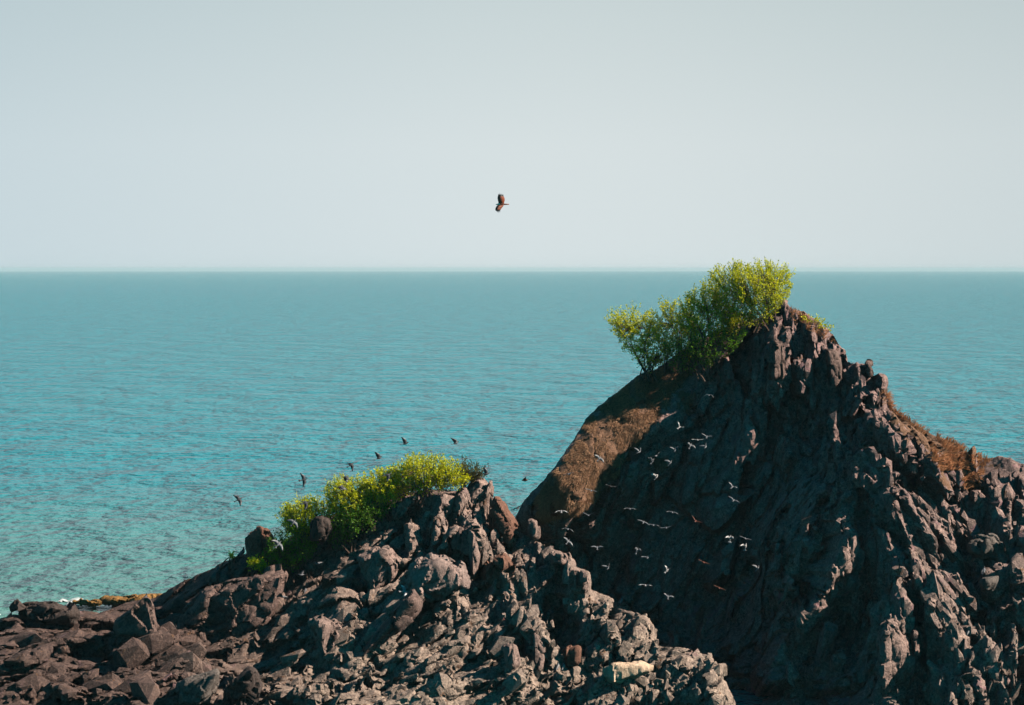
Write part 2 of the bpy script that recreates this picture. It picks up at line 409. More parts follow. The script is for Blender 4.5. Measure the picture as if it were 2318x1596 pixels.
MAIN_CTRL = [(1215, 1160, 73.9), (1290, 1090, 74.1), (1350, 1010, 75.0), (1385, 1050, 74.8), (1440, 930, 75.9), (1470, 960, 75.8), (1510, 870, 77.0), (1540, 880, 77.0), (1320, 1140, 74.0), (1440, 1050, 76.4), (1380, 1150, 76.4), (1600, 850, 76.8),
             (1300, 1250, 77.4), (1200, 1250, 76.4), (1440, 1170, 77.4), (1530, 1020, 77.0), (1600, 1000, 76.2), (1650, 900, 76.8), (1400, 1300, 77.2), (1500, 1250, 76.4), (1500, 1420, 75), (1600, 1400, 74.2), (1600, 1200, 75.6),
             (1680, 780, 77.4), (1735, 780, 76.2), (1770, 800, 75.6), (1765, 880, 75.0), (1740, 915, 75.9), (1820, 900, 75.4), (1800, 925, 75.9), (1850, 800, 76.2), (1890, 880, 75.2),
             (1950, 880, 74.2), (1960, 920, 73.0), (1985, 1000, 71.2), (2005, 1100, 69.6), (2050, 1200, 68.0), (2095, 1300, 66.7), (2130, 1400, 65.7), (2140, 1470, 65.6),
             (1880, 960, 74.8), (1850, 1020, 74.8), (1780, 1050, 75.2), (1730, 1150, 75), (1700, 1300, 74), (1690, 1400, 73), (1700, 1500, 71), (1700, 1600, 67.6),
             (1920, 1060, 70.9), (1870, 1140, 69.5), (1820, 1240, 68.8), (1780, 1330, 68.8), (1900, 1250, 68.5), (1950, 1170, 69.5), (1960, 1290, 68.7), (1900, 1440, 70.2), (1970, 1400, 69.6), (1760, 1180, 71.8), (1860, 1340, 68.4),
             (1850, 1500, 68.6), (1930, 1520, 67.6), (2005, 1420, 66.6), (2005, 1500, 65.4), (1995, 1596, 64.2), (2060, 1530, 66.4), (2075, 1590, 65.2),
             (2080, 1020, 72.6), (2120, 1120, 71.6), (2180, 1120, 72.2), (2180, 1230, 70.6), (2230, 1180, 71.6), (2290, 1170, 71.6), (2185, 1380, 69.2), (2205, 1300, 69.6), (2250, 1400, 66.6), (2220, 1330, 67.6),
             (2200, 1480, 65), (2317, 1300, 68), (2317, 1480, 64.4), (2150, 1560, 63.8), (2250, 1596, 62.6), (2450, 1400, 67), (2500, 1600, 64)]
MAIN_BLOCKS = [  # x0,x1,y0,y1,count,size0,size1,elongation,outward
    (1700, 1900, 700, 900, 60, 0.35, 0.9, 2.8, 0.1), (1900, 1990, 830, 900, 8, 0.3, 0.4, 2.0, .1),
    (1940, 2160, 900, 1500, 110, 0.35, 1.0, 2.6, .12), (1740, 1950, 1050, 1350, 150, 0.22, 0.6, 2.2, .25),
    (2100, 2317, 1040, 1300, 40, 0.4, 1.1, 2.6, .1), (2080, 2320, 1280, 1650, 120, 0.35, 1.0, 2.4, .12),
    (1960, 2040, 1400, 1600, 25, 0.3, 0.6, 2.2, .15), (1500, 1900, 900, 1600, 60, 0.5, 1.1, 3.4, -.1)]

SH_SIL = [(-60, 1420, 72), (0, 1402, 72), (30, 1392, 72), (80, 1392, 72), (180, 1378, 73.5), (230, 1385, 74), (262, 1368, 74.5), (300, 1352, 74.8), (345, 1350, 74.8), (368, 1342, 74.8), (400, 1330, 74.4), (436, 1306, 74), (470, 1292, 73.6),
          (500, 1280, 73.2), (535, 1264, 72.8), (556, 1268, 72.8), (600, 1262, 73), (640, 1235, 73), (700, 1192, 73), (760, 1160, 72.8), (820, 1140, 72.4), (870, 1125, 72), (930, 1112, 71.6), (975, 1098, 71.2), (1010, 1106, 71.2), (1055, 1102, 71.6), (1066, 1086, 72.2), (1092, 1080, 72.4),
          (1112, 1098, 72.4), (1120, 1130, 72.2), (1140, 1160, 72), (1160, 1200, 71.6), (1172, 1215, 71), (1190, 1220, 70.4), (1215, 1222, 69.8), (1245, 1236, 69.2), (1284, 1256, 68.6), (1290, 1280, 68.2), (1330, 1306, 67.8), (1334, 1335, 67.5), (1375, 1350, 67.2), (1405, 1372, 66.8),
          (1450, 1390, 66.4), (1476, 1414, 66), (1484, 1460, 65.6), (1545, 1470, 65.2), (1600, 1482, 64.8), (1636, 1500, 64.4), (1644, 1560, 63.4), (1660, 1610, 62.4)]
SH_REST = [(1690, 1760, 60), (1300, 1800, 57), (700, 1800, 57), (200, 1800, 56.5), (-250, 1800, 56.5), (-250, 1440, 70)]
SH_CTRL = [(0, 1480, 67), (150, 1460, 68.6), (300, 1450, 69.5), (0, 1596, 60.8), (200, 1530, 64), (300, 1596, 60.6), (420, 1440, 69.8), (480, 1380, 71.3), (520, 1480, 67.6), (600, 1400, 69.5), (450, 1560, 62.8), (600, 1520, 65), (600, 1596, 61),
           (640, 1340, 71), (700, 1290, 71.5), (760, 1250, 71.4), (720, 1380, 68.8), (800, 1320, 69.4), (850, 1220, 71.2), (900, 1300, 69.2), (700, 1460, 66), (760, 1450, 65.2), (800, 1420, 66.6), (830, 1440, 67.6), (900, 1380, 67.3), (940, 1440, 66.2), (880, 1500, 65.4), (720, 1560, 62.6),
           (930, 1180, 70.6), (985, 1150, 70.2), (1050, 1150, 70.6), (960, 1240, 69.6), (1020, 1290, 67.6), (1060, 1250, 68.6), (1110, 1240, 69.6), (1110, 1180, 71.4), (1150, 1260, 70.2), (1075, 1350, 67.2), (1140, 1320, 68), (1190, 1300, 68.8),
           (1160, 1400, 66.4), (1210, 1440, 65), (1235, 1500, 64.2), (1235, 1400, 68.4), (1250, 1320, 67.8), (1290, 1400, 68.2), (1240, 1460, 67.4), (1320, 1360, 66.8), (1330, 1440, 66), (1420, 1430, 65.4), (1380, 1480, 64.4), (1300, 1500, 65.4), (1290, 1540, 64.4), (1450, 1500, 64.2),
           (1560, 1510, 63.8), (1600, 1560, 63), (1500, 1596, 62), (1350, 1580, 62), (1200, 1560, 62.6), (1100, 1480, 64.2), (1000, 1500, 64.4), (1100, 1596, 60.6), (900, 1596, 60.8)]
SH_BLOCKS = [(0, 450, 1400, 1600, 75, 0.6, 1.7, 1.6, .3), (380, 700, 1280, 1600, 60, 0.3, 0.9, 2.2, .05), (640, 900, 1230, 1450, 60, 0.25, 0.8, 2.2, .15), (650, 850, 1370, 1600, 50, .3, .9, 1.8, .12),
             (850, 1160, 1110, 1350, 45, 0.3, 0.9, 2.4, .1), (850, 1250, 1350, 1600, 90, 0.3, 1.0, 2.8, .12), (1170, 1340, 1225, 1480, 50, 0.25, 0.7, 2.0, .15),
             (1280, 1490, 1350, 1600, 110, 0.22, 0.6, 1.7, .2), (1450, 1650, 1480, 1600, 80, 0.2, 0.5, 1.6, .2), (600, 1300, 1500, 1660, 90, .3, .9, 1.8, .1)]

MAIN_SLABS = [
 ([(1745,778),(1770,772),(1772,800),(1768,855),(1755,862),(1742,855)], [(1754,782),(1752,855)], .7),
 ([(1733,862),(1752,860),(1756,885),(1740,900),(1732,890)], [(1742,868),(1742,892)], .5), ([(1758,865),(1775,868),(1775,880),(1760,892)], [(1764,872)], .5),
 ([(1698,815),(1712,815),(1722,870),(1715,905),(1703,880)], [(1706,820),(1712,890)], .5), ([(1715,780),(1738,775),(1742,820),(1730,860),(1720,850)], [(1726,785),(1728,850)], .4),
 ([(1778,740),(1800,735),(1808,800),(1795,850),(1780,840)], [(1788,745),(1788,840)], .4), ([(1815,730),(1845,740),(1850,800),(1838,850),(1820,840)], [(1835,745),(1832,840)], .5),
 ([(1868,785),(1895,790),(1905,830),(1903,885),(1885,870),(1870,840)], [(1874,795),(1886,872)], .7),
 ([(1935,820),(1955,815),(1962,850),(1950,900),(1938,908),(1930,880)], [(1945,830),(1942,890)], .6),
 ([(1960,818),(1970,818),(1976,850),(1962,860)], [(1966,830)], .4), ([(1972,860),(1985,852),(2000,855),(2004,868),(1994,884),(1975,880)], [(1990,860)], .5),
 ([(1760,725),(1768,690),(1773,677),(1782,684),(1788,720)], [(1774,690)], .1), ([(1795,735),(1800,705),(1812,706),(1825,735)], [(1806,712)], .3),
 ([(1935,900),(1975,890),(2010,935),(2008,980),(1995,1005),(1960,1000),(1925,960)], [(1965,900),(1978,990)], .8),
 ([(2005,955),(2060,955),(2090,985),(2115,1040),(2060,1045),(2010,1010)], [(2055,962),(2080,1035)], .7),
 ([(1965,1010),(2000,1002),(2017,1030),(2005,1055),(1980,1045)], [(1985,1012),(1990,1045)], .5), ([(1990,1050),(2020,1045),(2040,1080),(2030,1110),(2000,1100)], [(2005,1055),(2012,1100)], .5),
 ([(2072,1090),(2095,1085),(2140,1150),(2165,1220),(2180,1290),(2160,1290),(2110,1180),(2075,1120)], [(2092,1095),(2160,1270)], .6),
 ([(2045,1165),(2065,1125),(2105,1170),(2120,1225),(2070,1215)], [(2068,1140),(2100,1210)], .4),
 ([(1990,1105),(2012,1103),(2055,1150),(2085,1210),(2130,1270),(2185,1345),(2140,1350),(2090,1290),(2045,1225),(2005,1170)], [(2020,1135),(2065,1215),(2140,1330)], .8),
 ([(2087,1050),(2110,1050),(2137,1095),(2135,1112),(2100,1090)], [(2100,1058),(2118,1095)], .4), ([(1962,1185),(1988,1122),(1996,1150),(1985,1190),(1968,1192)], [(1982,1135),(1975,1185)], .5),
 ([(2236,1090),(2262,1085),(2262,1150),(2245,1195),(2232,1160)], [(2245,1095),(2243,1180)], .35), ([(2265,1090),(2290,1130),(2300,1200),(2285,1225),(2268,1200)], [(2275,1105),(2282,1210)], .4),
 ([(2300,1070),(2330,1070),(2335,1160),(2312,1150)], [(2312,1085),(2315,1145)], .3), ([(2190,1110),(2222,1100),(2228,1160),(2215,1215),(2192,1200)], [(2205,1115),(2206,1200)], .35),
 ([(2080,1330),(2120,1282),(2160,1290),(2178,1345),(2170,1400),(2160,1440),(2120,1420),(2090,1445),(2078,1400)], [(2110,1310),(2095,1400)], 1.0),
 ([(1985,1455),(2003,1403),(2025,1405),(2050,1440),(2062,1500),(2040,1530),(2000,1575),(1985,1530)], [(2008,1412),(1995,1480),(1998,1560)], 1.0),
 ([(2060,1425),(2074,1422),(2088,1470),(2076,1498),(2064,1480)], [(2068,1430),(2070,1485)], .6), ([(1842,1505),(1868,1408),(1892,1420),(1885,1470),(1865,1525),(1848,1525)], [(1868,1420),(1852,1515)], .8),
 ([(2120,1500),(2140,1490),(2178,1510),(2150,1575),(2112,1575)], [(2130,1500),(2125,1565)], .8), ([(2215,1440),(2255,1438),(2292,1480),(2292,1560),(2240,1560),(2215,1500)], [(2225,1450),(2232,1550)], 1.0),
 ([(2285,1320),(2332,1318),(2335,1412),(2300,1405),(2280,1360)], [(2298,1330),(2298,1400)], .9), ([(2160,1530),(2215,1535),(2212,1610),(2160,1610)], [(2172,1540),(2175,1600)], .8),
 ([(2240,1400),(2262,1385),(2285,1420),(2280,1450),(2250,1445)], [(2258,1395),(2255,1440)], .6), ([(2170,1440),(2200,1430),(2215,1480),(2195,1530),(2172,1500)], [(2182,1445),(2185,1515)], .7),
 ([(1920,1060),(1940,1050),(1948,1085),(1930,1100)], [(1930,1060)], .5), ([(1890,1120),(1925,1110),(1930,1150),(1905,1190),(1888,1170)], [(1910,1120),(1900,1180)], .6),
 ([(1850,1190),(1880,1170),(1890,1210),(1870,1260),(1850,1250)], [(1870,1180),(1858,1250)], .6), ([(1800,1220),(1830,1200),(1840,1250),(1815,1310),(1798,1290)], [(1820,1210),(1806,1300)], .6),
 ([(1745,1240),(1765,1215),(1775,1250),(1755,1310),(1742,1290)], [(1760,1225),(1750,1300)], .6), ([(1850,1270),(1880,1262),(1890,1310),(1865,1350),(1845,1330)], [(1866,1270),(1856,1340)], .6),
 ([(1900,1290),(1930,1270),(1945,1320),(1920,1345),(1898,1330)], [(1918,1280),(1910,1335)], .5),
 ([(1600,820),(1660,770),(1690,800),(1640,900),(1590,960),(1570,930)], [(1650,800),(1590,940)], .4), ([(1560,1010),(1640,920),(1660,960),(1590,1100),(1540,1160),(1530,1100)], [(1620,960),(1545,1140)], .4),
 ([(1680,950),(1720,930),(1730,1020),(1690,1130),(1660,1150),(1655,1060)], [(1700,950),(1672,1130)], .4), ([(1760,960),(1800,950),(1815,1040),(1770,1150),(1745,1150),(1745,1050)], [(1780,960),(1758,1140)], .4),
 ([(1440,1200),(1500,1120),(1525,1160),(1470,1290),(1420,1350),(1410,1290)], [(1490,1150),(1428,1330)], .4), ([(1560,1250),(1620,1190),(1640,1240),(1590,1380),(1550,1440),(1535,1370)], [(1610,1220),(1552,1420)], .4),
 ([(1660,1250),(1700,1220),(1710,1300),(1670,1440),(1640,1470),(1635,1370)], [(1690,1240),(1650,1450)], .4), ([(1730,1400),(1775,1370),(1790,1450),(1750,1580),(1720,1590),(1715,1500)], [(1765,1390),(1730,1570)], .4)]
SH_SLABS = [
 ([(925,1277),(976,1250),(1022,1258),(1054,1274),(1070,1305),(1068,1335),(1022,1340),(984,1360),(950,1356),(922,1336),(918,1305)], [(972,1278),(962,1335),(1010,1275)], 1.0),
 ([(908,1180),(945,1178),(966,1245),(955,1278),(925,1275),(914,1230)], [(925,1188),(932,1265)], .6), ([(968,1190),(1003,1148),(1030,1185),(1000,1240),(968,1245)], [(988,1170),(980,1235)], .6),
 ([(1008,1228),(1030,1200),(1062,1188),(1092,1205),(1102,1240),(1080,1262),(1045,1264),(1012,1250)], [(1066,1198),(1062,1255)], .8), ([(1060,1198),(1080,1200),(1086,1260),(1076,1312),(1064,1300)], [(1070,1205),(1070,1300)], .8),
 ([(812,1262),(850,1232),(890,1238),(910,1275),(902,1302),(870,1332),(845,1354),(833,1340),(822,1300)], [(868,1250),(880,1290),(848,1342)], .9),
 ([(936,1328),(958,1358),(950,1388),(870,1464),(830,1502),(798,1492),(835,1440),(880,1390),(915,1350)], [(930,1362),(818,1488)], .6),
 ([(655,1352),(730,1318),(800,1308),(818,1340),(824,1400),(812,1450),(790,1478),(768,1440),(720,1392),(680,1390)], [(760,1328),(792,1400),(792,1462)], .9),
 ([(697,1405),(730,1398),(765,1408),(778,1440),(762,1472),(742,1505),(723,1482),(708,1440)], [(725,1410),(732,1485)], .9),
 ([(972,1366),(1010,1340),(1050,1328),(1087,1333),(1082,1365),(1046,1422),(1030,1438),(990,1412),(968,1386)], [(1040,1345),(1030,1422)], .7),
 ([(922,1422),(970,1403),(1010,1413),(1022,1440),(980,1458),(924,1442)], [(990,1412)], .5), ([(1092,1342),(1140,1332),(1168,1350),(1172,1400),(1140,1422),(1098,1402)], [(1142,1340),(1148,1402)], .7),
 ([(450,1335),(540,1300),(650,1288),(655,1300),(630,1370),(590,1440),(560,1450),(440,1455),(385,1440)], [(470,1348),(540,1352),(612,1345),(642,1300),(600,1410)], 1.3),
 ([(468,1312),(535,1264),(556,1260),(577,1280),(562,1312),(520,1338),(498,1336)], [(545,1272),(530,1322)], .8), ([(252,1412),(330,1353),(346,1368),(364,1435),(342,1448),(258,1442)], [(332,1360),(350,1440)], .9),
 ([(186,1392),(240,1384),(270,1410),(256,1427),(190,1422)], [(250,1395)], .6),
 ([(1240,1250),(1256,1243),(1286,1252),(1290,1280),(1250,1278)], [(1272,1256),(1270,1276)], .6), ([(1292,1295),(1312,1292),(1316,1330),(1302,1343),(1292,1332)], [(1302,1298),(1302,1335)], .6),
 ([(1314,1292),(1330,1300),(1335,1320),(1326,1347),(1316,1340)], [(1322,1300),(1322,1338)], .5), ([(1245,1335),(1285,1328),(1292,1350),(1268,1370),(1248,1352)], [(1270,1335)], .6),
 ([(1266,1370),(1340,1348),(1367,1360),(1352,1400),(1320,1422),(1280,1432),(1266,1410)], [(1300,1370),(1320,1400)], .7), ([(1312,1400),(1360,1402),(1396,1418),(1412,1460),(1406,1502),(1330,1502),(1308,1470)], [(1380,1420),(1390,1492)], .8),
 ([(1195,1420),(1215,1413),(1234,1450),(1239,1490),(1229,1537),(1198,1532)], [(1208,1422),(1210,1525)], .8), ([(1137,1462),(1165,1458),(1170,1500),(1145,1517)], [(1150,1465),(1150,1508)], .6),
 ([(1428,1400),(1460,1388),(1482,1415),(1487,1462),(1440,1472),(1423,1440)], [(1450,1400),(1452,1460)], .6), ([(1195,1174),(1216,1178),(1220,1215),(1206,1228),(1194,1205)], [(1208,1182),(1206,1218)], .5),
 ([(1060,1102),(1073,1078),(1095,1080),(1110,1098),(1118,1130),(1114,1182),(1068,1182)], [(1085,1090),(1080,1170)], .6), ([(802,1192),(825,1166),(845,1160),(852,1190),(830,1210)], [(832,1170)], .4),
 ([(880,1150),(920,1118),(960,1110),(965,1140),(920,1180),(880,1185)], [(930,1125),(910,1175)], .5), ([(970,1110),(1010,1102),(1055,1104),(1062,1140),(1050,1170),(1000,1170),(965,1150)], [(1000,1115),(1045,1120),(1010,1165)], .6),
 ([(1100,1420),(1150,1410),(1190,1430),(1190,1460),(1140,1470),(1100,1455)], [(1150,1420)], .5), ([(850,1500),(930,1470),(990,1480),(1000,1510),(930,1540),(860,1530)], [(940,1480)], .5),
 ([(1010,1520),(1080,1500),(1140,1520),(1130,1550),(1060,1560),(1010,1550)], [(1080,1510)], .5), ([(1500,1490),(1560,1485),(1575,1530),(1540,1560),(1500,1540)], [(1530,1495),(1535,1550)], .5),
 ([(1590,1500),(1625,1500),(1640,1560),(1640,1620),(1600,1620),(1580,1560)], [(1600,1510),(1610,1610)], .6), ([(0,1400),(40,1395),(60,1420),(50,1445),(0,1450)], [(40,1405)], .5),
 ([(90,1440),(170,1425),(205,1445),(190,1475),(110,1470)], [(150,1432)], .5), ([(270,1480),(330,1465),(345,1500),(300,1530),(260,1510)], [(320,1475)], .5), ([(100,1545),(160,1530),(180,1560),(140,1590),(90,1580)], [(150,1540)], .5)]

def skyline(dx, dy, sil):
    """less breakage right at the traced skyline"""
    d = np.full(len(dx), 1e9)
    for a, b in zip(sil[:-1], sil[1:]):
        a = np.array(a[:2], float); ab = np.array(b[:2], float) - a
        u = np.clip(((dx - a[0]) * ab[0] + (dy - a[1]) * ab[1]) / (ab @ ab), 0, 1)
        d = np.minimum(d, np.hypot(dx - a[0] - u * ab[0], dy - a[1] - u * ab[1]))
    return 0.35 + 0.65 * np.clip(d / 55, 0, 1)
def amp_shore(co):
    dx, dy = to_d(co); return skyline(dx, dy, SH_SIL)
def amp_main(co):
    dx, dy = to_d(co)
    calm = np.exp(-(((dx - 1480) / 210) ** 2 + ((dy - 1080) / 230) ** 2))
    top = np.clip((dx - 2150) / 60, 0, 1) * np.clip((1140 - dy) / 60, 0, 1)
    strip = np.exp(-((((dx - 1375) + (dy - 1000) * .75) / 110) ** 2 + ((dy - 1000) / 190) ** 2))
    return (1.1 - 0.3 * calm) * (1 - 0.7 * top) * (1 - .65 * strip) * skyline(dx, dy, MAIN_SIL)
hill, f_main = build_mass('rock_hill', MAIN_SIL, MAIN_REST, MAIN_CTRL, M_ROCK, MAIN_BLOCKS, 0.075, 3, slabs=MAIN_SLABS, back=9, drop=0.5)
rough(hill.data, offs=(.36, .15, .05), size=(2.0, .72, .27), stretch=(3.6, 3.6, 3.2), tilt=(.72, .65, .55), crack=(.34, .16, .05), fine=.035, ampf=amp_main, seed=100)
shore, f_sh = build_mass('rocky_shore', SH_SIL, SH_REST, SH_CTRL, M_SHORE, SH_BLOCKS, 0.07, 5, slabs=SH_SLABS, back=3.0, drop=0.35)
rough(shore.data, ampf=amp_shore, offs=(.32,.13,.05), size=(1.95, .72, .27), tilt=(.7,.62,.55), stretch=(3.0, 2.8, 2.6), crack=(.34, .16, .05), fine=.03, seed=300)
tag(hill, 'tall dark rocky hill rising from the shore with bushes on its peak', kind='structure')
tag(shore, 'low jumbled brown rock ridge along the water', kind='structure')

def poly_mask(dx, dy, poly, soft=18):
    pl = np.array(poly, float); n = len(pl); c = np.zeros(len(dx), bool); dist = np.full(len(dx), 1e9)
    for i in range(n):
        a = pl[i]; b = pl[(i + 1) % n]
        with np.errstate(divide='ignore', invalid='ignore'):
            t = ((a[1] > dy) != (b[1] > dy)) & (dx < (b[0] - a[0]) * (dy - a[1]) / (b[1] - a[1] + 1e-9) + a[0])
        c ^= t
        ab = b - a; u = np.clip(((dx - a[0]) * ab[0] + (dy - a[1]) * ab[1]) / (ab @ ab), 0, 1)
        dist = np.minimum(dist, np.hypot(dx - a[0] - u * ab[0], dy - a[1] - u * ab[1]))
    return np.clip(0.5 + np.where(c, dist, -dist) / soft * 0.5, 0, 1)
SOIL = [[(1240, 1090), (1300, 1010), (1330, 950), (1380, 905), (1440, 855), (1500, 830), (1560, 800), (1560, 850), (1520, 890), (1480, 960), (1430, 1020), (1400, 1070), (1360, 1120), (1310, 1160), (1230, 1180), (1200, 1150)],
        [(1540, 890), (1570, 890), (1565, 930), (1545, 930)], [(1470, 1040), (1510, 1040), (1490, 1070)],
        [(2000, 890), (2050, 930), (2130, 985), (2240, 1030), (2250, 1050), (2190, 1040), (2190, 1110), (2130, 1090), (2090, 1020), (2030, 970)]]
def soil_attr(o, polys, gain=1.0):
    co = coords(o.data); dx, dy = to_d(co); s = np.zeros(len(co))
    for pl in polys: s = np.maximum(s, poly_mask(dx, dy, pl))
    a = o.data.attributes.new('soil', 'FLOAT', 'POINT'); a.data.foreach_set('value', (s * 0.45 * gain).astype(np.float32))
soil_attr(hill, SOIL); soil_attr(shore, [[(1, 1), (2, 1), (2, 2)]])

# ------------------------------------------------------------------ water
def water():
    m, nt, b, out = new_mat('sea_water')
    tc = N(nt, 'ShaderNodeTexCoord'); v = tc.outputs['Object']
    s = N(nt, 'ShaderNodeSeparateXYZ'); nt.links.new(v, s.inputs[0])
    shal = ramp2(nt, N_map(nt, s.outputs['Y'], 80, 150), 0.0, 1.0, (0.095, 0.215, 0.195), (0.0, 0.205, 0.26))
    mp = N(nt, 'ShaderNodeMapping'); mp.inputs['Scale'].default_value = (0.35, 1, 1); nt.links.new(v, mp.inputs[0])
    big = noise(nt, mp.outputs[0], 0.05, 3, 0.5)
    c = mixc(nt, ramp2(nt, big, 0.35, 0.65, (0,) * 3, (0.5,) * 3), shal, mixc(nt, 1.0, shal, (0.75, 0.9, 0.95), 'MULTIPLY'))
    nt.links.new(c, b.inputs['Base Color'])
    b.inputs['Specular IOR Level'].default_value = 0.13; b.inputs['Roughness'].default_value = 0.2; b.inputs['IOR'].default_value = 1.33
    mp2 = N(nt, 'ShaderNodeMapping'); mp2.inputs['Scale'].default_value = (1.15, 1, 1); mp2.inputs['Rotation'].default_value = (0, 0, 0.12); nt.links.new(v, mp2.inputs[0])
    h1 = noise(nt, mp2.outputs[0], 0.7, 4, 0.55, 0.0); h2 = noise(nt, mp2.outputs[0], 2.2, 3, 0.5, 0.0)
    h0 = noise(nt, mp2.outputs[0], 0.11, 4, 0.55, 0.0)
    b0 = N(nt, 'ShaderNodeBump'); b0.inputs['Strength'].default_value = 1; b0.inputs['Distance'].default_value = 3.0; nt.links.new(h0, b0.inputs['Height'])
    b1 = N(nt, 'ShaderNodeBump'); b1.inputs['Strength'].default_value = 1; b1.inputs['Distance'].default_value = 1.0; nt.links.new(h1, b1.inputs['Height']); nt.links.new(b0.outputs[0], b1.inputs['Normal'])
    b2 = N(nt, 'ShaderNodeBump'); b2.inputs['Strength'].default_value = 1; b2.inputs['Distance'].default_value = 0.15; nt.links.new(h2, b2.inputs['Height']); nt.links.new(b1.outputs[0], b2.inputs['Normal'])
    nt.links.new(b2.outputs[0], b.inputs['Normal'])
    return m
def N_map(nt, src, a, b):
    r = N(nt, 'ShaderNodeMapRange'); r.inputs[1].default_value = a; r.inputs[2].default_value = b; nt.links.new(src, r.inputs[0]); return r.outputs[0]
vs = []; fs = []
rad = [0, 30, 60, 120, 250, 600, 1500, 4000, 9000, 13000]; K = 64
vs.append((0, 0, 0))
for r in rad[1:]:
    for k in range(K): vs.append((r * math.cos(2 * math.pi * k / K), r * math.sin(2 * math.pi * k / K), 0))
for k in range(K): fs.append((0, 1 + k, 1 + (k + 1) % K))
for i in range(len(rad) - 2):
    for k in range(K):
        a = 1 + i * K + k; b = 1 + i * K + (k + 1) % K; fs.append((a, a + K, b + K, b))
sea = mesh_obj('sea', vs, fs, [water()]); sea.location.z = SEA_Z; tag(sea, 'calm turquoise sea reaching the horizon', kind='structure')

# ------------------------------------------------------------------ haze: an even body of air round the scene
def haze():
    hx, y0, y1, z0, z1 = 14000, -14000, 14000, SEA_Z - 1, 18
    m = bpy.data.materials.new('sea_air'); m.use_nodes = True; nt = m.node_tree; nt.nodes.clear()
    out = N(nt, 'ShaderNodeOutputMaterial'); pv = N(nt, 'ShaderNodeVolumePrincipled')
    pv.inputs['Color'].default_value = (0.60, 0.86, 0.96, 1); pv.inputs['Density'].default_value = HAZE; pv.inputs['Anisotropy'].default_value = 0.0
    nt.links.new(pv.outputs[0], out.inputs['Volume'])
    v = [(x, y, z) for z in (z0, z1) for x, y in ((-hx, y0), (hx, y0), (hx, y1), (-hx, y1))]
    f = [(3, 2, 1, 0), (4, 5, 6, 7), (0, 1, 5, 4), (1, 2, 6, 5), (2, 3, 7, 6), (3, 0, 4, 7)]
    o = mesh_obj('haze', v, f, [m]); tag(o, 'pale sea haze softening the horizon', kind='stuff')
haze()

# ------------------------------------------------------------------ rocks that stand apart
BV = {}
def bvh(o):
    me = o.data; v = [Vector(c) for c in coords(me)]
    n = len(me.polygons); ls = np.empty(n, np.int64); lt_ = np.empty(n, np.int64)
    me.polygons.foreach_get('loop_start', ls); me.polygons.foreach_get('loop_total', lt_)
    lv = np.empty(len(me.loops), np.int64); me.loops.foreach_get('vertex_index', lv)
    return BVHTree.FromPolygons(v, [lv[a:a + b].tolist() for a, b in zip(ls, lt_)])
TREES = [bvh(hill), bvh(shore)]
ORG = Vector((0, 0, CAM_Z))
def hit(dx, dy, which=None):
    r = ray(dx, dy).normalized(); best = None
    for i, t in enumerate(TREES):
        if which is not None and i % 2 != which: continue
        h = t.ray_cast(ORG, r)
        if h[0] is not None and (best is None or h[3] < best[3]): best = h
    return best

def chips(o, which, zones, seed):
    """crisp, flat-faced blocks broken out of the rock, part of the same rock mass"""
    rnd = random.Random(seed); bm = ([], [])
    for (x0, x1, y0, y1, n, s0, s1, el) in zones:
        n = int(n * (.75, .5)[which]); s0 *= (.9, 1.15)[which]; s1 *= (.8, 1.2)[which]
        for _ in range(n):
            x, y = rnd.uniform(x0, x1), rnd.uniform(y0, y1); h = hit(x, y)
            if h is None or TREES[which].find_nearest(h[0])[3] > .02: continue
            if hit(x, y - 26) is None or hit(x + 14, y - 14) is None: continue
            s_ = s0 * (s1 / s0) ** (rnd.random() ** 1.7)
            a = float(lean(x, y)) + rnd.gauss(0, 9)
            hull_block(bm, h[0] - h[1] * s_ * .30, s_ * rnd.uniform(.4, .75), s_ * rnd.uniform(.4, .7), s_ * (1 + (el - 1) * .45) * rnd.uniform(.6, 1.1), lean_matrix(a, rnd, .25), rnd, 14)
    TREES.append(BVHTree.FromPolygons(bm[0], bm[1]))
    c = mesh_obj('c', bm[0], bm[1], [o.data.materials[0]])
    with bpy.context.temp_override(active_object=o, object=o, selected_objects=[o, c], selected_editable_objects=[o, c]): bpy.ops.object.join()
chips(hill, 0, [(1700,1900,700,900,160,.2,.6,2.6),(1850,2010,780,900,90,.2,.6,2.4),(1930,2200,890,1500,420,.2,.75,2.2),(1740,1960,1040,1360,260,.15,.45,1.8),(2080,2317,1040,1600,520,.2,.75,2.2),(1960,2060,1400,1600,90,.2,.5,1.8),(1500,1950,900,1600,60,.3,.7,2.6)], 91)
chips(shore, 1, [(0,450,1350,1600,260,.25,.9,1.6),(380,700,1290,1600,200,.2,.7,1.8),(640,900,1200,1600,260,.15,.6,1.7),(850,1180,1110,1350,110,.15,.5,2.0),(850,1250,1350,1600,420,.15,.55,1.7),(1170,1340,1225,1500,200,.15,.5,1.7),(1280,1490,1350,1600,360,.15,.5,1.4),(1450,1660,1480,1600,260,.15,.45,1.4)], 92)

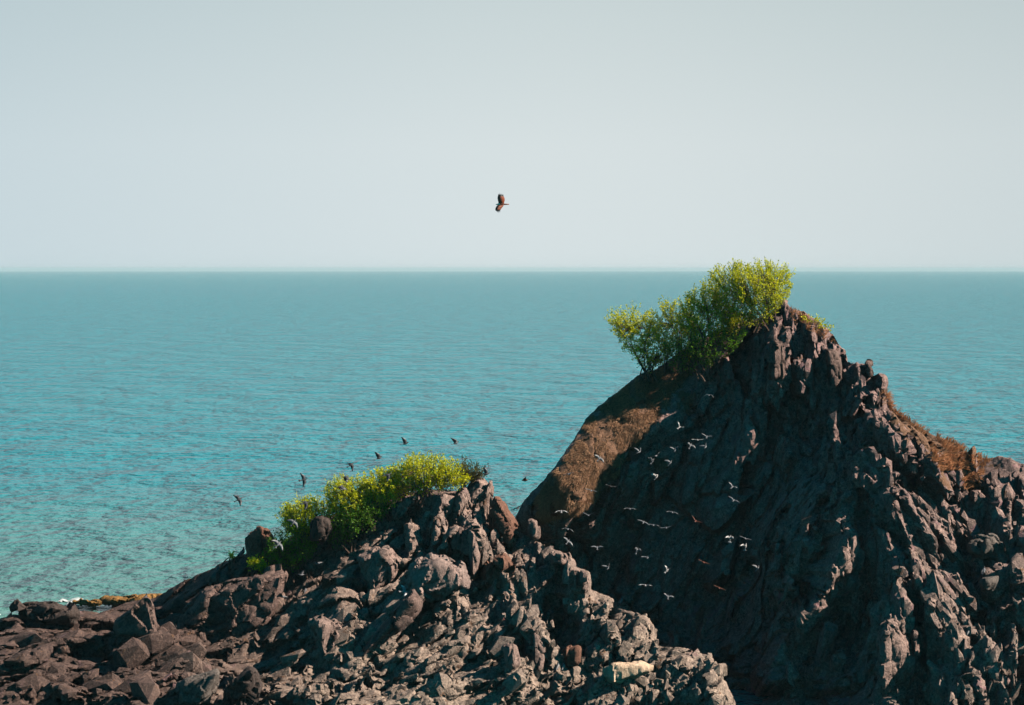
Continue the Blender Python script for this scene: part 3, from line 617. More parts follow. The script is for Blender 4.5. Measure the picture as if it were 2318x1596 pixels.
def boulder(name, label, outline, ridge, Yc, thick, mat, voxel=0.05, seed=1, ln=20, rgh=1.0):
    """a free rock: outline at its own distance, real front and back, then fractured"""
    bm = bmesh.new(); cx = sum(p[0] for p in outline) / len(outline); cy = sum(p[1] for p in outline) / len(outline)
    for x, y in outline:
        bm.verts.new(P(x, y, Yc)); bm.verts.new(P(x * .75 + cx * .25, y * .75 + cy * .25, Yc - thick * .35)); bm.verts.new(P(x * .7 + cx * .3, y * .7 + cy * .3, Yc + thick * .6))
    for x, y in ridge: bm.verts.new(P(x, y, Yc - thick * .55))
    r = bmesh.ops.convex_hull(bm, input=bm.verts[:])
    bad = list({g for g in r['geom_interior'] + r['geom_unused'] if isinstance(g, bmesh.types.BMVert)})
    bmesh.ops.delete(bm, geom=bad, context='VERTS')
    base = P(cx, max(p[1] for p in outline), Yc)
    me = bpy.data.meshes.new(name); bm.to_mesh(me); bm.free(); me.materials.append(mat)
    o = bpy.data.objects.new(name, me); COL.objects.link(o)
    remesh(o, voxel)
    rough(o.data, offs=(.07 * rgh, .035 * rgh), tilt=(.5 * min(1, rgh * 1.15), .45 * min(1, rgh * 1.15)), size=(.8, .3), stretch=(2.2, 2), crack=(.08 * rgh, .04 * rgh), fine=.02 * rgh, seed=seed, fixlean=ln, follow=.6)
    co = coords(o.data) - np.array(base); o.data.vertices.foreach_set('co', co.ravel()); o.data.update(); o.location = base
    return tag(o, label, 'rock')

ROCKS = [
 ('boulder', 'black rounded boulder at the far left waterline', [(37,1372),(50,1362),(90,1357),(125,1358),(160,1372),(176,1390),(172,1412),(150,1420),(100,1414),(45,1400)], [(120,1375),(110,1400)], 71.6, 1.6, M_BOULDER, 78, 1.0),
 ('rock_cone', 'reddish cone of rock standing at the low end of the long shrub bank', [(556,1275),(557,1218),(575,1201),(588,1195),(607,1201),(622,1226),(620,1250),(600,1275)], [(590,1205),(598,1250)], 71.8, 1.0, M_RED, 10, .8),
 ('rock', 'rust-red pointed shard leaning at the gap between the two hills', [(1118,1122),(1130,1124),(1150,1155),(1168,1190),(1167,1235),(1158,1262),(1143,1235),(1108,1195),(1112,1150)], [(1122,1128),(1138,1170),(1150,1210)], 70.6, 1.1, M_RED, -14, .9),
 ('rock', 'orange-red crumbling pillar in the middle of the low ridge', [(1094,1280),(1110,1262),(1140,1264),(1156,1282),(1152,1312),(1146,1345),(1108,1345),(1090,1325)], [(1135,1270),(1136,1335)], 67.6, 1.0, M_RED, 6, 1.0),
 ('rock', 'cream-coloured broken rock face low in front of the dark gully', [(1362,1512),(1393,1500),(1450,1497),(1482,1506),(1478,1520),(1440,1531),(1400,1548),(1378,1546),(1364,1532)], [(1391,1506),(1390,1543)], 62.6, 0.8, M_PALE, 8, .28),
 ('boulder', 'grey angular boulder lodged on the right shoulder of the tall hill', [(2190,1232),(2215,1214),(2255,1212),(2270,1240),(2250,1268),(2215,1262),(2194,1248)], [(2232,1222),(2228,1252)], 68.4, 1.2, M_GREY, -30, .8),
 ('boulder', 'flat-topped tan block lying in the bottom left rubble', [(396,1575),(402,1545),(470,1519),(492,1510),(504,1522),(500,1548),(474,1592),(455,1602),(400,1600)], [(450,1592),(490,1524)], 60.6, 1.3, M_GREY, 60, .8),
 ('rock', 'brown split slab right of the tan block in the bottom left rubble', [(510,1550),(560,1512),(585,1520),(588,1550),(560,1596),(515,1600)], [(572,1520),(560,1580)], 60.4, 1.1, M_BOULDER, 50, .9),
 ('boulder', 'dark red boulder half hidden among the green shrubs', [(703,1222),(704,1186),(714,1172),(730,1168),(748,1176),(752,1202),(738,1228)], [(728,1176),(722,1200)], 70.4, 0.9, M_BOULDER, 10, .7),
 ('boulder', 'small orange-brown block at the foot of the dark rock columns', [(1280,1472),(1312,1463),(1316,1502),(1284,1512)], [(1304,1470),(1303,1500)], 64.2, 0.5, M_RED, 4, .6),
 ('boulder', 'smooth grey block perched on the right-hand bottom rocks', [(2214,1320),(2222,1309),(2258,1305),(2260,1322),(2252,1342),(2222,1340)], [(2232,1312),(2235,1336)], 65.9, .7, M_GREY, 70, .5),
]
for i, (nm, lb, ol, rg, Yc, th, mt, ln, rg_) in enumerate(ROCKS):
    boulder(nm, lb, ol, rg, Yc, th, mt, seed=500 + i * 20, ln=ln, rgh=rg_)
SETS = [  # larger rocks of the two hills that stand out on their own: (name, label, set, index, material, lean, thickness, roughness)
 ('boulder', 'big smooth tan boulder in the middle of the low hill, split by two cracks', 0, 0, M_SMOOTH, 35, .9, .9),
 ('rock', 'broad dark overhanging slab left of the low hill, flat top and black underside', 0, 12, M_BROWN, 45, 1.6, .8),
 ('rock', 'dark triangular slab near the surf with a thin lit right edge', 0, 14, M_BROWN, 40, 1.6, .5),
 ('rock', 'reddish wedge of rock under the black crow-like bird', 0, 13, M_BROWN, 30, 1.3, .8),
 ('boulder', 'rounded brown boulder upper left of the big smooth tan one', 0, 5, M_TAN, 35, 1.8, .9),
 ('rock', 'long flat slab running down left from the big smooth tan boulder', 0, 6, M_BROWN, 45, 1.3, .6),
 ('boulder', 'lit lumpy rock between the broad dark slab and the long flat slab', 0, 8, M_TAN, 20, 1.8, 1.0),
 ('boulder', 'rounded rock above right of the big smooth tan boulder', 0, 3, M_BROWN, 10, 1.8, .8),
 ('rock_spire', 'narrow column hanging beside the right side of the big smooth tan boulder', 0, 4, M_TAN, 2, 1.0, .6),
 ('rock_spire', 'left one of the two squat columns on the right edge of the low ridge', 0, 17, M_TAN, 0, .9, .5),
 ('rock_spire', 'right one of the two squat columns on the right edge of the low ridge', 0, 18, M_TAN, 0, .9, .5),
 ('boulder', 'small capped block on the low ridge above the two squat columns', 0, 16, M_TAN, 60, 1.0, .6),
 ('rock', 'pale upright slabs at the right end of the middle foreground, beside the gully', 0, 22, M_TAN, 2, 1.3, .9),
 ('rock', 'square pale-fronted block low in the middle foreground', 0, 23, M_TAN, 5, 1.2, .7),
 ('rock_spire', 'thin free-standing column where the low ridge meets the gully', 0, 25, M_TAN, 2, .8, .5),
 ('rock_spire', 'tall split column under the peak lit from the right', 1, 0, M_BROWN, 2, 1.2, .7),
 ('rock', 'round-headed knob jutting from the right skyline of the tall hill', 1, 9, M_BROWN, -30, 1.2, .6),
 ('rock', 'upright leaf-shaped slab left of the round-headed knob', 1, 7, M_BROWN, -4, 1.2, .7),
 ('rock', 'pale spear-shaped spur standing out of the shade at the bottom right', 1, 27, M_TAN, 12, 1.8, 1.0),
 ('rock', 'smaller narrow spur catching light left of the spear-shaped one', 1, 29, M_TAN, 14, 1.4, .9),
 ('rock', 'narrow pale pinnacle just right of the spear-shaped spur', 1, 28, M_TAN, 5, 1.0, .7),
]
for i, (nm, lb, st_, ix, mt, ln, th, rg_) in enumerate(SETS):
    ol, rg, out_ = (SH_SLABS, MAIN_SLABS)[st_][ix]; f_ = (f_sh, f_main)[st_]
    cx = sum(p[0] for p in ol) / len(ol); cy = sum(p[1] for p in ol) / len(ol)
    h = hit(cx, cy); Yc = min(float(f_([(cx, cy)])[0]), h[0].y if h else 99) - .05 * th
    boulder(nm, lb, ol, rg, Yc, th, mt, voxel=.05, seed=900 + i * 20, ln=ln, rgh=rg_)
def zY(dy, z):                     # distance at which sketch row dy meets height z
    r = ray(1158, dy); return (z - CAM_Z) / r.z * r.y
WEED = [('ledge of orange-brown weedy rock in the surf, the longer one', [(225,1362),(238,1354),(290,1349),(340,1350),(368,1349),(368,1372),(300,1378),(250,1374)]),
        ('small orange-brown weedy rock in the surf beside the black boulder', [(160,1363),(188,1357),(215,1359),(232,1366),(200,1371)])]
for i, (lb, ol) in enumerate(WEED):
    o = boulder('seaweed_rock', lb, ol, [(sum(p[0] for p in ol) / len(ol), min(p[1] for p in ol) + 6)], zY(1368, SEA_Z + .2), 1.6, M_WEED, seed=700 + 20 * i, ln=80, rgh=1.6)
    o['group'] = 'weedy rocks in the surf'

# ------------------------------------------------------------------ surf
m, nt, b, out = new_mat('foam'); b.inputs['Base Color'].default_value = (.50, .56, .57, 1); b.inputs['Roughness'].default_value = .8
def foam():
    vs = []; fs = []; idx = {}
    cell = 0.10
    zones = [(-6, 66, 1372, 1402, .0), (90, 262, 1352, 1385, -.04), (236, 372, 1366, 1380, .1)]
    for (x0, x1, y0, y1, thr) in zones:
        ya, yb = zY(y1, SEA_Z), zY(y0, SEA_Z)
        xa = P(x0, y0, zY(y0, SEA_Z)).x; xb = P(x1, y0, zY(y0, SEA_Z)).x
        nx, ny = int((xb - xa) / cell), int((yb - ya) / cell)
        gx, gy = np.meshgrid(xa + np.arange(nx) * cell, ya + np.arange(ny) * cell, indexing='ij')
        p = np.stack([gx.ravel() * 1.9, gy.ravel() * 1.0, np.zeros(gx.size)], 1)
        e = np.minimum(np.minimum(gx - xa, xb - gx) / 1.2, np.minimum(gy - ya, yb - gy) / 1.2).ravel()
        f = fbm(p, 5, 77) - np.clip(1 - e, 0, 1) * .6
        h = np.clip(f - thr, 0, .3) * .9
        k0 = len(vs)
        for a, c, d in zip(gx.ravel(), gy.ravel(), h): vs.append((a, c, SEA_Z + .015 + d * .5))
        ok = (f > thr).reshape(nx, ny)
        for i in range(nx - 1):
            for j in range(ny - 1):
                if ok[i, j] and ok[i + 1, j] and ok[i, j + 1] and ok[i + 1, j + 1]:
                    a = k0 + i * ny + j; fs.append((a, a + ny, a + ny + 1, a + 1))
    o = mesh_obj('sea_foam', vs, fs, [m], smooth=True); tag(o, 'white surf foam washing round the shore rocks', kind='stuff')
foam()

# ------------------------------------------------------------------ shrubs
def leaf_mat(name, c0, c1, tr):
    m, nt, b, out = new_mat(name)
    g = N(nt, 'ShaderNodeNewGeometry'); r = N(nt, 'ShaderNodeValToRGB'); e = r.color_ramp.elements
    e[0].color = (*c0, 1); e[1].color = (*c1, 1); nt.links.new(g.outputs['Random Per Island'], r.inputs[0])
    nt.links.new(r.outputs[0], b.inputs['Base Color']); b.inputs['Roughness'].default_value = .5; b.inputs['Specular IOR Level'].default_value = .35
    t = N(nt, 'ShaderNodeBsdfTranslucent'); mc = mixc(nt, 1.0, r.outputs[0], tr, 'MULTIPLY'); nt.links.new(mc, t.inputs[0])
    mx = N(nt, 'ShaderNodeMixShader'); mx.inputs[0].default_value = .42
    nt.links.new(b.outputs[0], mx.inputs[1]); nt.links.new(t.outputs[0], mx.inputs[2]); nt.links.new(mx.outputs[0], out.inputs[0])
    return m
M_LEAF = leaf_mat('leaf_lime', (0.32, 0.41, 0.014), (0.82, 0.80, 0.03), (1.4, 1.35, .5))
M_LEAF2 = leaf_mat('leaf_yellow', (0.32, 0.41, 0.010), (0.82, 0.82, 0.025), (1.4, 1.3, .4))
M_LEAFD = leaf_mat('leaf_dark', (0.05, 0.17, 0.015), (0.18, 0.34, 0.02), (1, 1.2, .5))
M_LEAFB = leaf_mat('leaf_dry', (0.06, 0.045, 0.02), (0.16, 0.17, 0.03), (1, 1, .6))
m_, nt, b, out = new_mat('twig'); b.inputs['Base Color'].default_value = (.09, .055, .04, 1); b.inputs['Roughness'].default_value = .9; M_TWIG = m_

def tube(vs, fs, pts, r0, r1, sides=4):
    k0 = len(vs); n = len(pts)
    for i, p in enumerate(pts):
        d = (pts[min(i + 1, n - 1)] - pts[max(i - 1, 0)]).normalized()
        a = d.orthogonal().normalized(); c = d.cross(a); r = r0 + (r1 - r0) * i / max(1, n - 1)
        for k in range(sides):
            t = 2 * math.pi * k / sides; vs.append(p + (a * math.cos(t) + c * math.sin(t)) * r)
    for i in range(n - 1):
        for k in range(sides):
            a = k0 + i * sides + k; b_ = k0 + i * sides + (k + 1) % sides; fs.append((a, b_, b_ + sides, a + sides))
def curve_pts(a, b, sag, rnd, n=7):
    mid = (a + b) / 2 + Vector((rnd.gauss(0, .1), rnd.gauss(0, .1), 0)) * (b - a).length + Vector((0, 0, sag * (b - a).length))
    return [a * (1 - t) ** 2 + mid * 2 * t * (1 - t) + b * t * t for t in (i / (n - 1) for i in range(n))]
def leaf(lv, lf, p, d, rnd, s):
    d = d.normalized(); a = d.orthogonal().normalized(); a.rotate(Matrix.Rotation(rnd.uniform(0, 6.283), 3, d))
    up = d.cross(a); L = s * rnd.uniform(.7, 1.25); w = L * .27; f = up * (L * .08)
    k = len(lv); lv += [p, p + d * L * .45 + a * w + f, p + d * L, p + d * L * .45 - a * w + f]
    lf += [(k, k + 1, k + 2), (k, k + 2, k + 3)]
def shrub(label, crown, base, Y, depth, tips, mat, seed, group, leafs=.074, per=36, up=.95, spray=.75, cat='shrub', name='shrub', fill=0.6):
    rnd = random.Random(seed); xs = [p[0] for p in crown]; ys = [p[1] for p in crown]
    root = empty(name, P(base[0], base[1], Y)); org = root.location.copy()
    cx, cy = sum(xs) / len(xs), sum(ys) / len(ys); B = Vector((0, 0, 0))
    tv, tf, lv, lf = [], [], [], []
    limbs = []
    for k in range(9):
        while True:
            x, y = rnd.uniform(min(xs), max(xs)), rnd.uniform(min(ys), max(ys))
            if inside(crown, x, y): break
        e = P(x, y, Y + rnd.uniform(-1, 1) * depth * .5) - org
        e = e * .75; off = Vector((rnd.gauss(0, .35), rnd.gauss(0, .35), -.3))
        pts = curve_pts(B + off, e, .12, rnd); tube(tv, tf, pts, .035, .014, 5); limbs.append(pts)
    n = 0
    tips = int(tips * 1.6)
    while n < tips:
        x, y = rnd.uniform(min(xs), max(xs)), rnd.uniform(min(ys), max(ys))
        if not inside(crown, x, y): continue
        n += 1
        ex = math.hypot((x - cx) / (max(xs) - min(xs)), (y - cy) / (max(ys) - min(ys))) * 2
        yd = rnd.choice((-1, -1, 1)) * math.sqrt(max(0, 1 - min(1, ex) ** 2)) * rnd.uniform(fill, 1) * depth
        tip = P(x, y, Y + yd) - org
        pts = min(limbs, key=lambda l: min((q - tip).length for q in l[2:])); q0 = min(pts[2:], key=lambda q: (q - tip).length)
        d = (tip - q0); 
        outd = (d.normalized() if d.length > .05 else Vector((0, 0, 1))) + Vector((rnd.gauss(0, .35), rnd.gauss(0, .35), up + rnd.gauss(0, .25)))
        st = tip - outd.normalized() * spray * .5 * rnd.uniform(.6, 1.2)
        a = curve_pts(q0, st, .08, rnd, 5); tube(tv, tf, a, .010, .006, 3)
        tw = curve_pts(st, tip + outd.normalized() * spray * .35 * rnd.uniform(.3, 1.3), .1 * rnd.uniform(-1, 1), rnd, 6); tube(tv, tf, tw, .006, .003, 3)
        for i in range(per):
            t = rnd.random() ** .8 * (len(tw) - 1.001); j = int(t); p = tw[j].lerp(tw[j + 1], t - j)
            dd = (tw[j + 1] - tw[j]).normalized() * .6 + Vector((rnd.gauss(0, .6), rnd.gauss(0, .6), rnd.gauss(0, .5)))
            p = p + dd.normalized() * rnd.uniform(0, .05)
            leaf(lv, lf, p, dd, rnd, leafs)
    mesh_obj('branches', tv, tf, [M_TWIG], root); mesh_obj('foliage', lv, lf, [mat], root)
    tag(root, label, cat, group); return root
G1, G2 = 'shrubs on the peak of the tall hill', 'shrubs along the low hill'
shrub('large rounded lime-green bush crowning the highest point of the peak', [(1605,640),(1622,613),(1660,600),(1700,602),(1735,594),(1762,602),(1785,613),(1792,640),(1784,665),(1772,688),(1758,708),(1730,720),(1690,735),(1640,735),(1615,700),(1603,665)], (1742,735), 76.6, 1.5, 420, M_LEAF, 1, G1, per=24)
shrub('green bush just left of the crowning bush, partly in shade', [(1540,690),(1558,668),(1580,655),(1600,640),(1620,650),(1640,690),(1680,712),(1655,755),(1600,765),(1555,760),(1530,730)], (1600,785), 77.0, 1.1, 240, M_LEAF, 2, G1, per=22)
shrub('loose open bush between the leaning left bush and the taller ones', [(1470,722),(1500,690),(1530,692),(1552,688),(1580,730),(1590,780),(1560,805),(1520,812),(1500,798),(1480,760)], (1525,825), 77.6, .9, 170, M_LEAF, 3, G1, per=20)
shrub('yellowish bush leaning out over the left edge of the peak', [(1388,706),(1420,699),(1450,702),(1478,718),(1498,750),(1515,798),(1490,830),(1452,826),(1426,800),(1402,770),(1386,742),(1376,728)], (1468,845), 77.6, 1.0, 210, M_LEAF2, 4, G1, per=22, up=.3)
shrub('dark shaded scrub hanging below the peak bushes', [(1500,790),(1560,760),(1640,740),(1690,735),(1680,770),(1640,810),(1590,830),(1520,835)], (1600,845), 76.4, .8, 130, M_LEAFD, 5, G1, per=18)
shrub('thin sprig arching over the right side of the peak ridge', [(1812,715),(1830,712),(1860,725),(1885,742),(1880,748),(1850,738),(1825,730)], (1822,745), 76.4, .3, 16, M_LEAF, 6, G1, per=12, leafs=.08, spray=.4)
shrub('bright yellow-green bush on top of the low hill', [(880,1068),(905,1055),(925,1038),(950,1036),(975,1040),(1000,1038),(1025,1050),(1045,1068),(1058,1085),(1055,1098),(1000,1098),(960,1102),(920,1115),(885,1120),(865,1100)], (965,1125), 71.2, 1.2, 300, M_LEAF2, 7, G2, per=22)
shrub('lime bush second from the top of the low hill', [(815,1095),(835,1078),(860,1066),(890,1072),(925,1108),(900,1128),(850,1145),(822,1142)], (880,1160), 71.2, 1.0, 170, M_LEAF2, 8, G2, per=22)
shrub('lime bush halfway down the low hill above the dark red boulder', [(738,1108),(760,1092),(800,1086),(835,1092),(850,1140),(830,1178),(790,1188),(752,1170),(738,1140)], (800,1200), 71.2, 1.0, 230, M_LEAF2, 9, G2, per=22)
shrub('lime bush at the lower left end of the bank, overhanging the sea', [(645,1152),(680,1136),(720,1132),(748,1150),(750,1178),(720,1208),(680,1213),(645,1200),(634,1182)], (700,1230), 71.4, 1.0, 210, M_LEAF2, 10, G2, per=22)
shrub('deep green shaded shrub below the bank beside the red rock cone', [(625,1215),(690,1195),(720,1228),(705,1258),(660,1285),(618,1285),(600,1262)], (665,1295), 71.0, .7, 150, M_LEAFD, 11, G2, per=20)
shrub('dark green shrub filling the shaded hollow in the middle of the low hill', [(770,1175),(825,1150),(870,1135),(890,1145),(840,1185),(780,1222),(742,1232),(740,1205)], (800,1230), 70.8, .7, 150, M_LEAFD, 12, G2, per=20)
shrub('small bright yellow plant between the black perched bird and the red cone', [(558,1270),(575,1264),(600,1274),(608,1288),(582,1290),(562,1282)], (585,1300), 70.8, .35, 45, M_LEAF2, 13, G2, per=16, spray=.3, leafs=.07, name='plant', cat='plant')
shrub('tiny yellow sprig sticking out left of the black perched bird', [(514,1256),(522,1250),(535,1258),(528,1264)], (532,1268), 71.8, .15, 8, M_LEAF2, 14, G2, per=10, spray=.25, leafs=.07, name='plant', cat='plant')
shrub('half-dry brownish shrub at the right end of the low hill crest', [(1035,1062),(1050,1046),(1060,1055),(1088,1062),(1098,1075),(1082,1088),(1045,1090)], (1068,1098), 71.9, .5, 80, M_LEAFB, 15, G2, per=16, leafs=.07)

# ------------------------------------------------------------------ dry grass
def grass_mat(name, a, c):
    m, nt, b, out = new_mat(name); g = N(nt, 'ShaderNodeNewGeometry'); r = N(nt, 'ShaderNodeValToRGB'); e = r.color_ramp.elements
    e[0].color = (*a, 1); e[1].color = (*c, 1); nt.links.new(g.outputs['Random Per Island'], r.inputs[0]); nt.links.new(r.outputs[0], b.inputs['Base Color'])
    b.inputs['Roughness'].default_value = .8; t = N(nt, 'ShaderNodeBsdfTranslucent'); nt.links.new(r.outputs[0], t.inputs[0])
    mx = N(nt, 'ShaderNodeMixShader'); mx.inputs[0].default_value = .35
    nt.links.new(b.outputs[0], mx.inputs[1]); nt.links.new(t.outputs[0], mx.inputs[2]); nt.links.new(mx.outputs[0], out.inputs[0]); return m
M_STRAW = grass_mat('grass_straw', (0.24, 0.125, 0.07), (0.52, 0.30, 0.17)); M_RUST = grass_mat('grass_rust', (0.38, 0.14, 0.06), (0.92, 0.46, 0.24))
def blades(name, label, spots, mat, seed):
    rnd = random.Random(seed); vs = []; fs = []
    for (x, y, L, fall, side) in spots:
        h = hit(x, y, 0)
        if h is None: continue
        p, n = h[0], h[1]
        d = (n * (1 - fall) + Vector((side + rnd.gauss(0, .3), -.25 + rnd.gauss(0, .25), .9 - 1.9 * fall + rnd.gauss(0, .2)))).normalized()
        a = d.cross(Vector((0, 1, 0))).normalized() * .008 * rnd.uniform(.7, 1.5)
        L *= rnd.uniform(.6, 1.3); tip = p + d * L + Vector((0, 0, -L * .25)); mid = p + d * L * .55
        k = len(vs); vs += [p - n * .03 - a, p - n * .03 + a, mid + a * .8, mid - a * .8, tip]; fs += [(k, k + 1, k + 2, k + 3), (k + 3, k + 2, k + 4)]
    o = mesh_obj(name, vs, fs, [mat]); tag(o, label, kind='stuff'); return o
def in_poly(poly, n, rnd):
    xs = [p[0] for p in poly]; ys = [p[1] for p in poly]; out = []
    while len(out) < n:
        x, y = rnd.uniform(min(xs), max(xs)), rnd.uniform(min(ys), max(ys))
        if inside(poly, x, y): out.append((x, y))
    return out
gr = random.Random(5); pts_ = np.array(in_poly(SOIL[0], 42000, gr)); nz = fbm(np.stack([pts_[:, 0] / 22, pts_[:, 1] / 34, np.zeros(len(pts_))], 1), 3, 9)
blades('dry_grass', 'brown dead grass combed down the left slope of the tall hill', [(x, y, .15, .62, -.25) for (x, y), q in zip(pts_, nz) if q > -.12], M_STRAW, 1)
sp = []
for (poly, n, L) in [([(1786,698),(1812,704),(1840,728),(1874,752),(1890,778),(1870,775),(1845,755),(1815,745),(1795,730)], 700, .2), ([(1918,786),(1932,792),(1945,800),(1926,802)], 160, .22),
                     ([(1996,885),(2012,894),(2045,936),(2080,955),(2112,985),(2090,985),(2050,960),(2012,925)], 1200, .28), ([(2112,985),(2152,998),(2192,1020),(2232,1036),(2235,1048),(2190,1040),(2130,1010)], 1400, .28),
                     ([(2105,1010),(2150,1012),(2190,1040),(2185,1065),(2130,1068),(2108,1045)], 1900, .32), ([(2175,1085),(2200,1070),(2225,1065),(2228,1080),(2205,1095),(2195,1115),(2178,1105)], 800, .3),
                     ([(2195,1042),(2240,1040),(2238,1055),(2200,1062)], 500, .2)]:
    pp = in_poly(poly, n, gr); q = fbm(np.array([(a / 9, b_ / 9, 3.3) for a, b_ in pp]), 3, 19)
    sp += [(a, b_, L, .12, .1) for (a, b_), w in zip(pp, q) if w > -.15]
blades('dry_grass', 'orange-red dry grass tufts along the right ridge of the tall hill', sp, M_RUST, 2)

# ------------------------------------------------------------------ birds
def pm(name, c, r=.6):
    m, nt, b, out = new_mat(name); b.inputs['Base Color'].default_value = (*c, 1); b.inputs['Roughness'].default_value = r; return m
F_GREY, F_DARK, F_PALE, F_WHITE, F_PINK, F_BLACK, F_CHEST, F_BEAK = (pm('feather_grey', (.12, .13, .15)), pm('feather_dark', (.035, .037, .045)), pm('feather_pale', (.26, .26, .27)),
    pm('feather_white', (.66, .66, .66)), pm('leg_pink', (.55, .16, .14)), pm('feather_black', (.012, .012, .014)), pm('feather_chestnut', (.12, .034, .018)), pm('beak', (.12, .11, .09)))
def loft(vs, fs, mi, st, mat, sides=8, lift=None):
    k0 = len(vs)
    for i, (x, rx, rz, z) in enumerate(st):
        for k in range(sides):
            t = 2 * math.pi * k / sides; vs.append(Vector((x, math.cos(t) * rx, z + math.sin(t) * rz)))
    for i in range(len(st) - 1):
        for k in range(sides):
            a = k0 + i * sides + k; b_ = k0 + i * sides + (k + 1) % sides
            fs.append((a, b_, b_ + sides, a + sides)); mi.append(mat(i) if callable(mat) else mat)
    fs.append(tuple(k0 + k for k in reversed(range(sides)))); mi.append(mat(0) if callable(mat) else mat)
    n = k0 + (len(st) - 1) * sides; fs.append(tuple(n + k for k in range(sides))); mi.append(mat(len(st) - 2) if callable(mat) else mat)
WING = [(.02, .065, -.055), (.06, .078, -.062), (.11, .090, -.068), (.15, .092, -.066), (.19, .078, -.060), (.235, .050, -.058), (.28, .015, -.056), (.315, -.020, -.054), (.335, -.045, -.052)]
def wing(vs, fs, mi, side, a1, a2, mats, sweep=0, cut=1.0):
    k0 = len(vs); y0 = .02; py, pz, s0 = .02, .012, .02; pts = []
    for (sp, le, te) in WING:
        t = min(1, max(0, (sp - .10) / .10)); a = R(a1 + (a2 - a1) * t)
        py += (sp - s0) * math.cos(a); pz += (sp - s0) * math.sin(a); s0 = sp
        back = sweep * max(0, sp - .12)
        pts.append((py, pz, le - back, te - back, a))
    for i, (y, z, le, te, a) in enumerate(pts):
        th = .007 * (1 - i / len(pts)) + .0015; n = Vector((0, -math.sin(a) , math.cos(a)))
        m_ = le * .65 + te * .35
        for p, q in ((Vector((le, y, z)), .3), (Vector((m_, y, z)) + n * .006, 1), (Vector((te, y, z)), .2), (Vector((m_, y, z)) + n * .006, -1)):
            v = p + n * th * q; vs.append(Vector((v.x, v.y * side, v.z)))
    for i in range(len(pts) - 1):
        for k in range(4):
            a = k0 + i * 4 + k; b_ = k0 + i * 4 + (k + 1) % 4
            f = (a, b_, b_ + 4, a + 4); fs.append(f if side < 0 else f[::-1]); mi.append(mats[0] if i < 4 else (mats[1] if i < 6 else mats[2]))
    fs.append(tuple(k0 + k for k in range(4))); mi.append(mats[0]); n = k0 + (len(pts) - 1) * 4; fs.append(tuple(n + k for k in range(4))); mi.append(mats[2])
def tailfan(vs, fs, mi, spread, mats, drop=0):
    k0 = len(vs); n = 6
    for i in range(n + 1):
        t = (i / n - .5) * 2 * R(spread)
        for r_, z in ((.0, .0), (.075, 0), (.115, 0)):
            d = Vector((-.115 - r_ * math.cos(t), r_ * math.sin(t) + (i / n - .5) * .035, -r_ * drop))
            vs += [d + Vector((0, 0, .003)), d - Vector((0, 0, .002))]
    for i in range(n):
        for j in range(2):
            a = k0 + i * 6 + j * 2; b_ = a + 6
            fs.append((a, b_, b_ + 2, a + 2)); fs.append((a + 1, a + 3, b_ + 3, b_ + 1)); mi += [mats[j]] * 2
        a = k0 + i * 6 + 4; fs.append((a, a + 6, a + 7, a + 1)); mi.append(mats[1])
    for i in (0, n):
        a = k0 + i * 6; fs.append((a, a + 2, a + 3, a + 1)); fs.append((a + 2, a + 4, a + 5, a + 3)); mi += [mats[0], mats[1]]
PAL = {'dark': [F_DARK, F_GREY, F_BLACK, F_BEAK], 'grey': [F_GREY, F_GREY, F_DARK, F_BEAK], 'pale': [F_GREY, F_PALE, F_DARK, F_BEAK], 'white': [F_PALE, F_WHITE, F_PALE, F_BEAK], 'brown': [F_CHEST, F_CHEST, F_DARK, F_BEAK]}
def bird_mesh(name, kind, aL, aR, b2, tail, perched=False, sweep=0):
    vs, fs, mi = [], [], []
    st = [(-.125, .012, .008, .0), (-.09, .028, .022, 0), (-.04, .045, .040, -.004), (.01, .053, .050, -.006), (.055, .047, .045, -.003), (.09, .032, .032, .004), (.11, .024, .025, .010), (.13, .025, .027, .014), (.148, .020, .021, .014), (.158, .009, .009, .012), (.182, .002, .003, .006)]
    if perched:   # upright neck and small round head
        st = [(-.13, .014, .010, .002), (-.09, .030, .026, .0), (-.04, .046, .044, -.006), (.01, .055, .055, -.008), (.05, .050, .052, .0), (.078, .036, .040, .018), (.092, .026, .030, .038), (.104, .024, .026, .054), (.116, .020, .021, .060), (.126, .008, .008, .058), (.15, .002, .003, .052)]
    loft(vs, fs, mi, st, lambda i: 3 if i >= 9 else (2 if i >= 5 and kind != 'white' else 0))
    tailfan(vs, fs, mi, tail, (0, 2))
    if perched:
        for sd in (-1, 1):
            loft(vs, fs, mi, [(-.19, .004, .006, .004), (-.12, .014, .022, .006), (-.04, .020, .038, .002), (.03, .018, .034, .0), (.065, .006, .012, .0)], lambda i: 2 if i < 1 else 1, 6)
            for v in vs[-30:]: v.y += sd * .038
    else:
        wing(vs, fs, mi, 1, aL, aL + b2, (0, 1, 2), sweep); wing(vs, fs, mi, -1, aR, aR + b2, (0, 1, 2), sweep)
    me = bpy.data.meshes.new(name); me.from_pydata(vs, [], fs); me.update()
    for m in PAL[kind]: me.materials.append(m)
    me.polygons.foreach_set('material_index', mi); me.polygons.foreach_set('use_smooth', [True] * len(fs))
    bm = bmesh.new(); bm.from_mesh(me); bmesh.ops.recalc_face_normals(bm, faces=bm.faces[:]); bm.to_mesh(me); bm.free()
    return me
GF, GP = 'birds wheeling over the rocks', 'birds perched on the rocks'
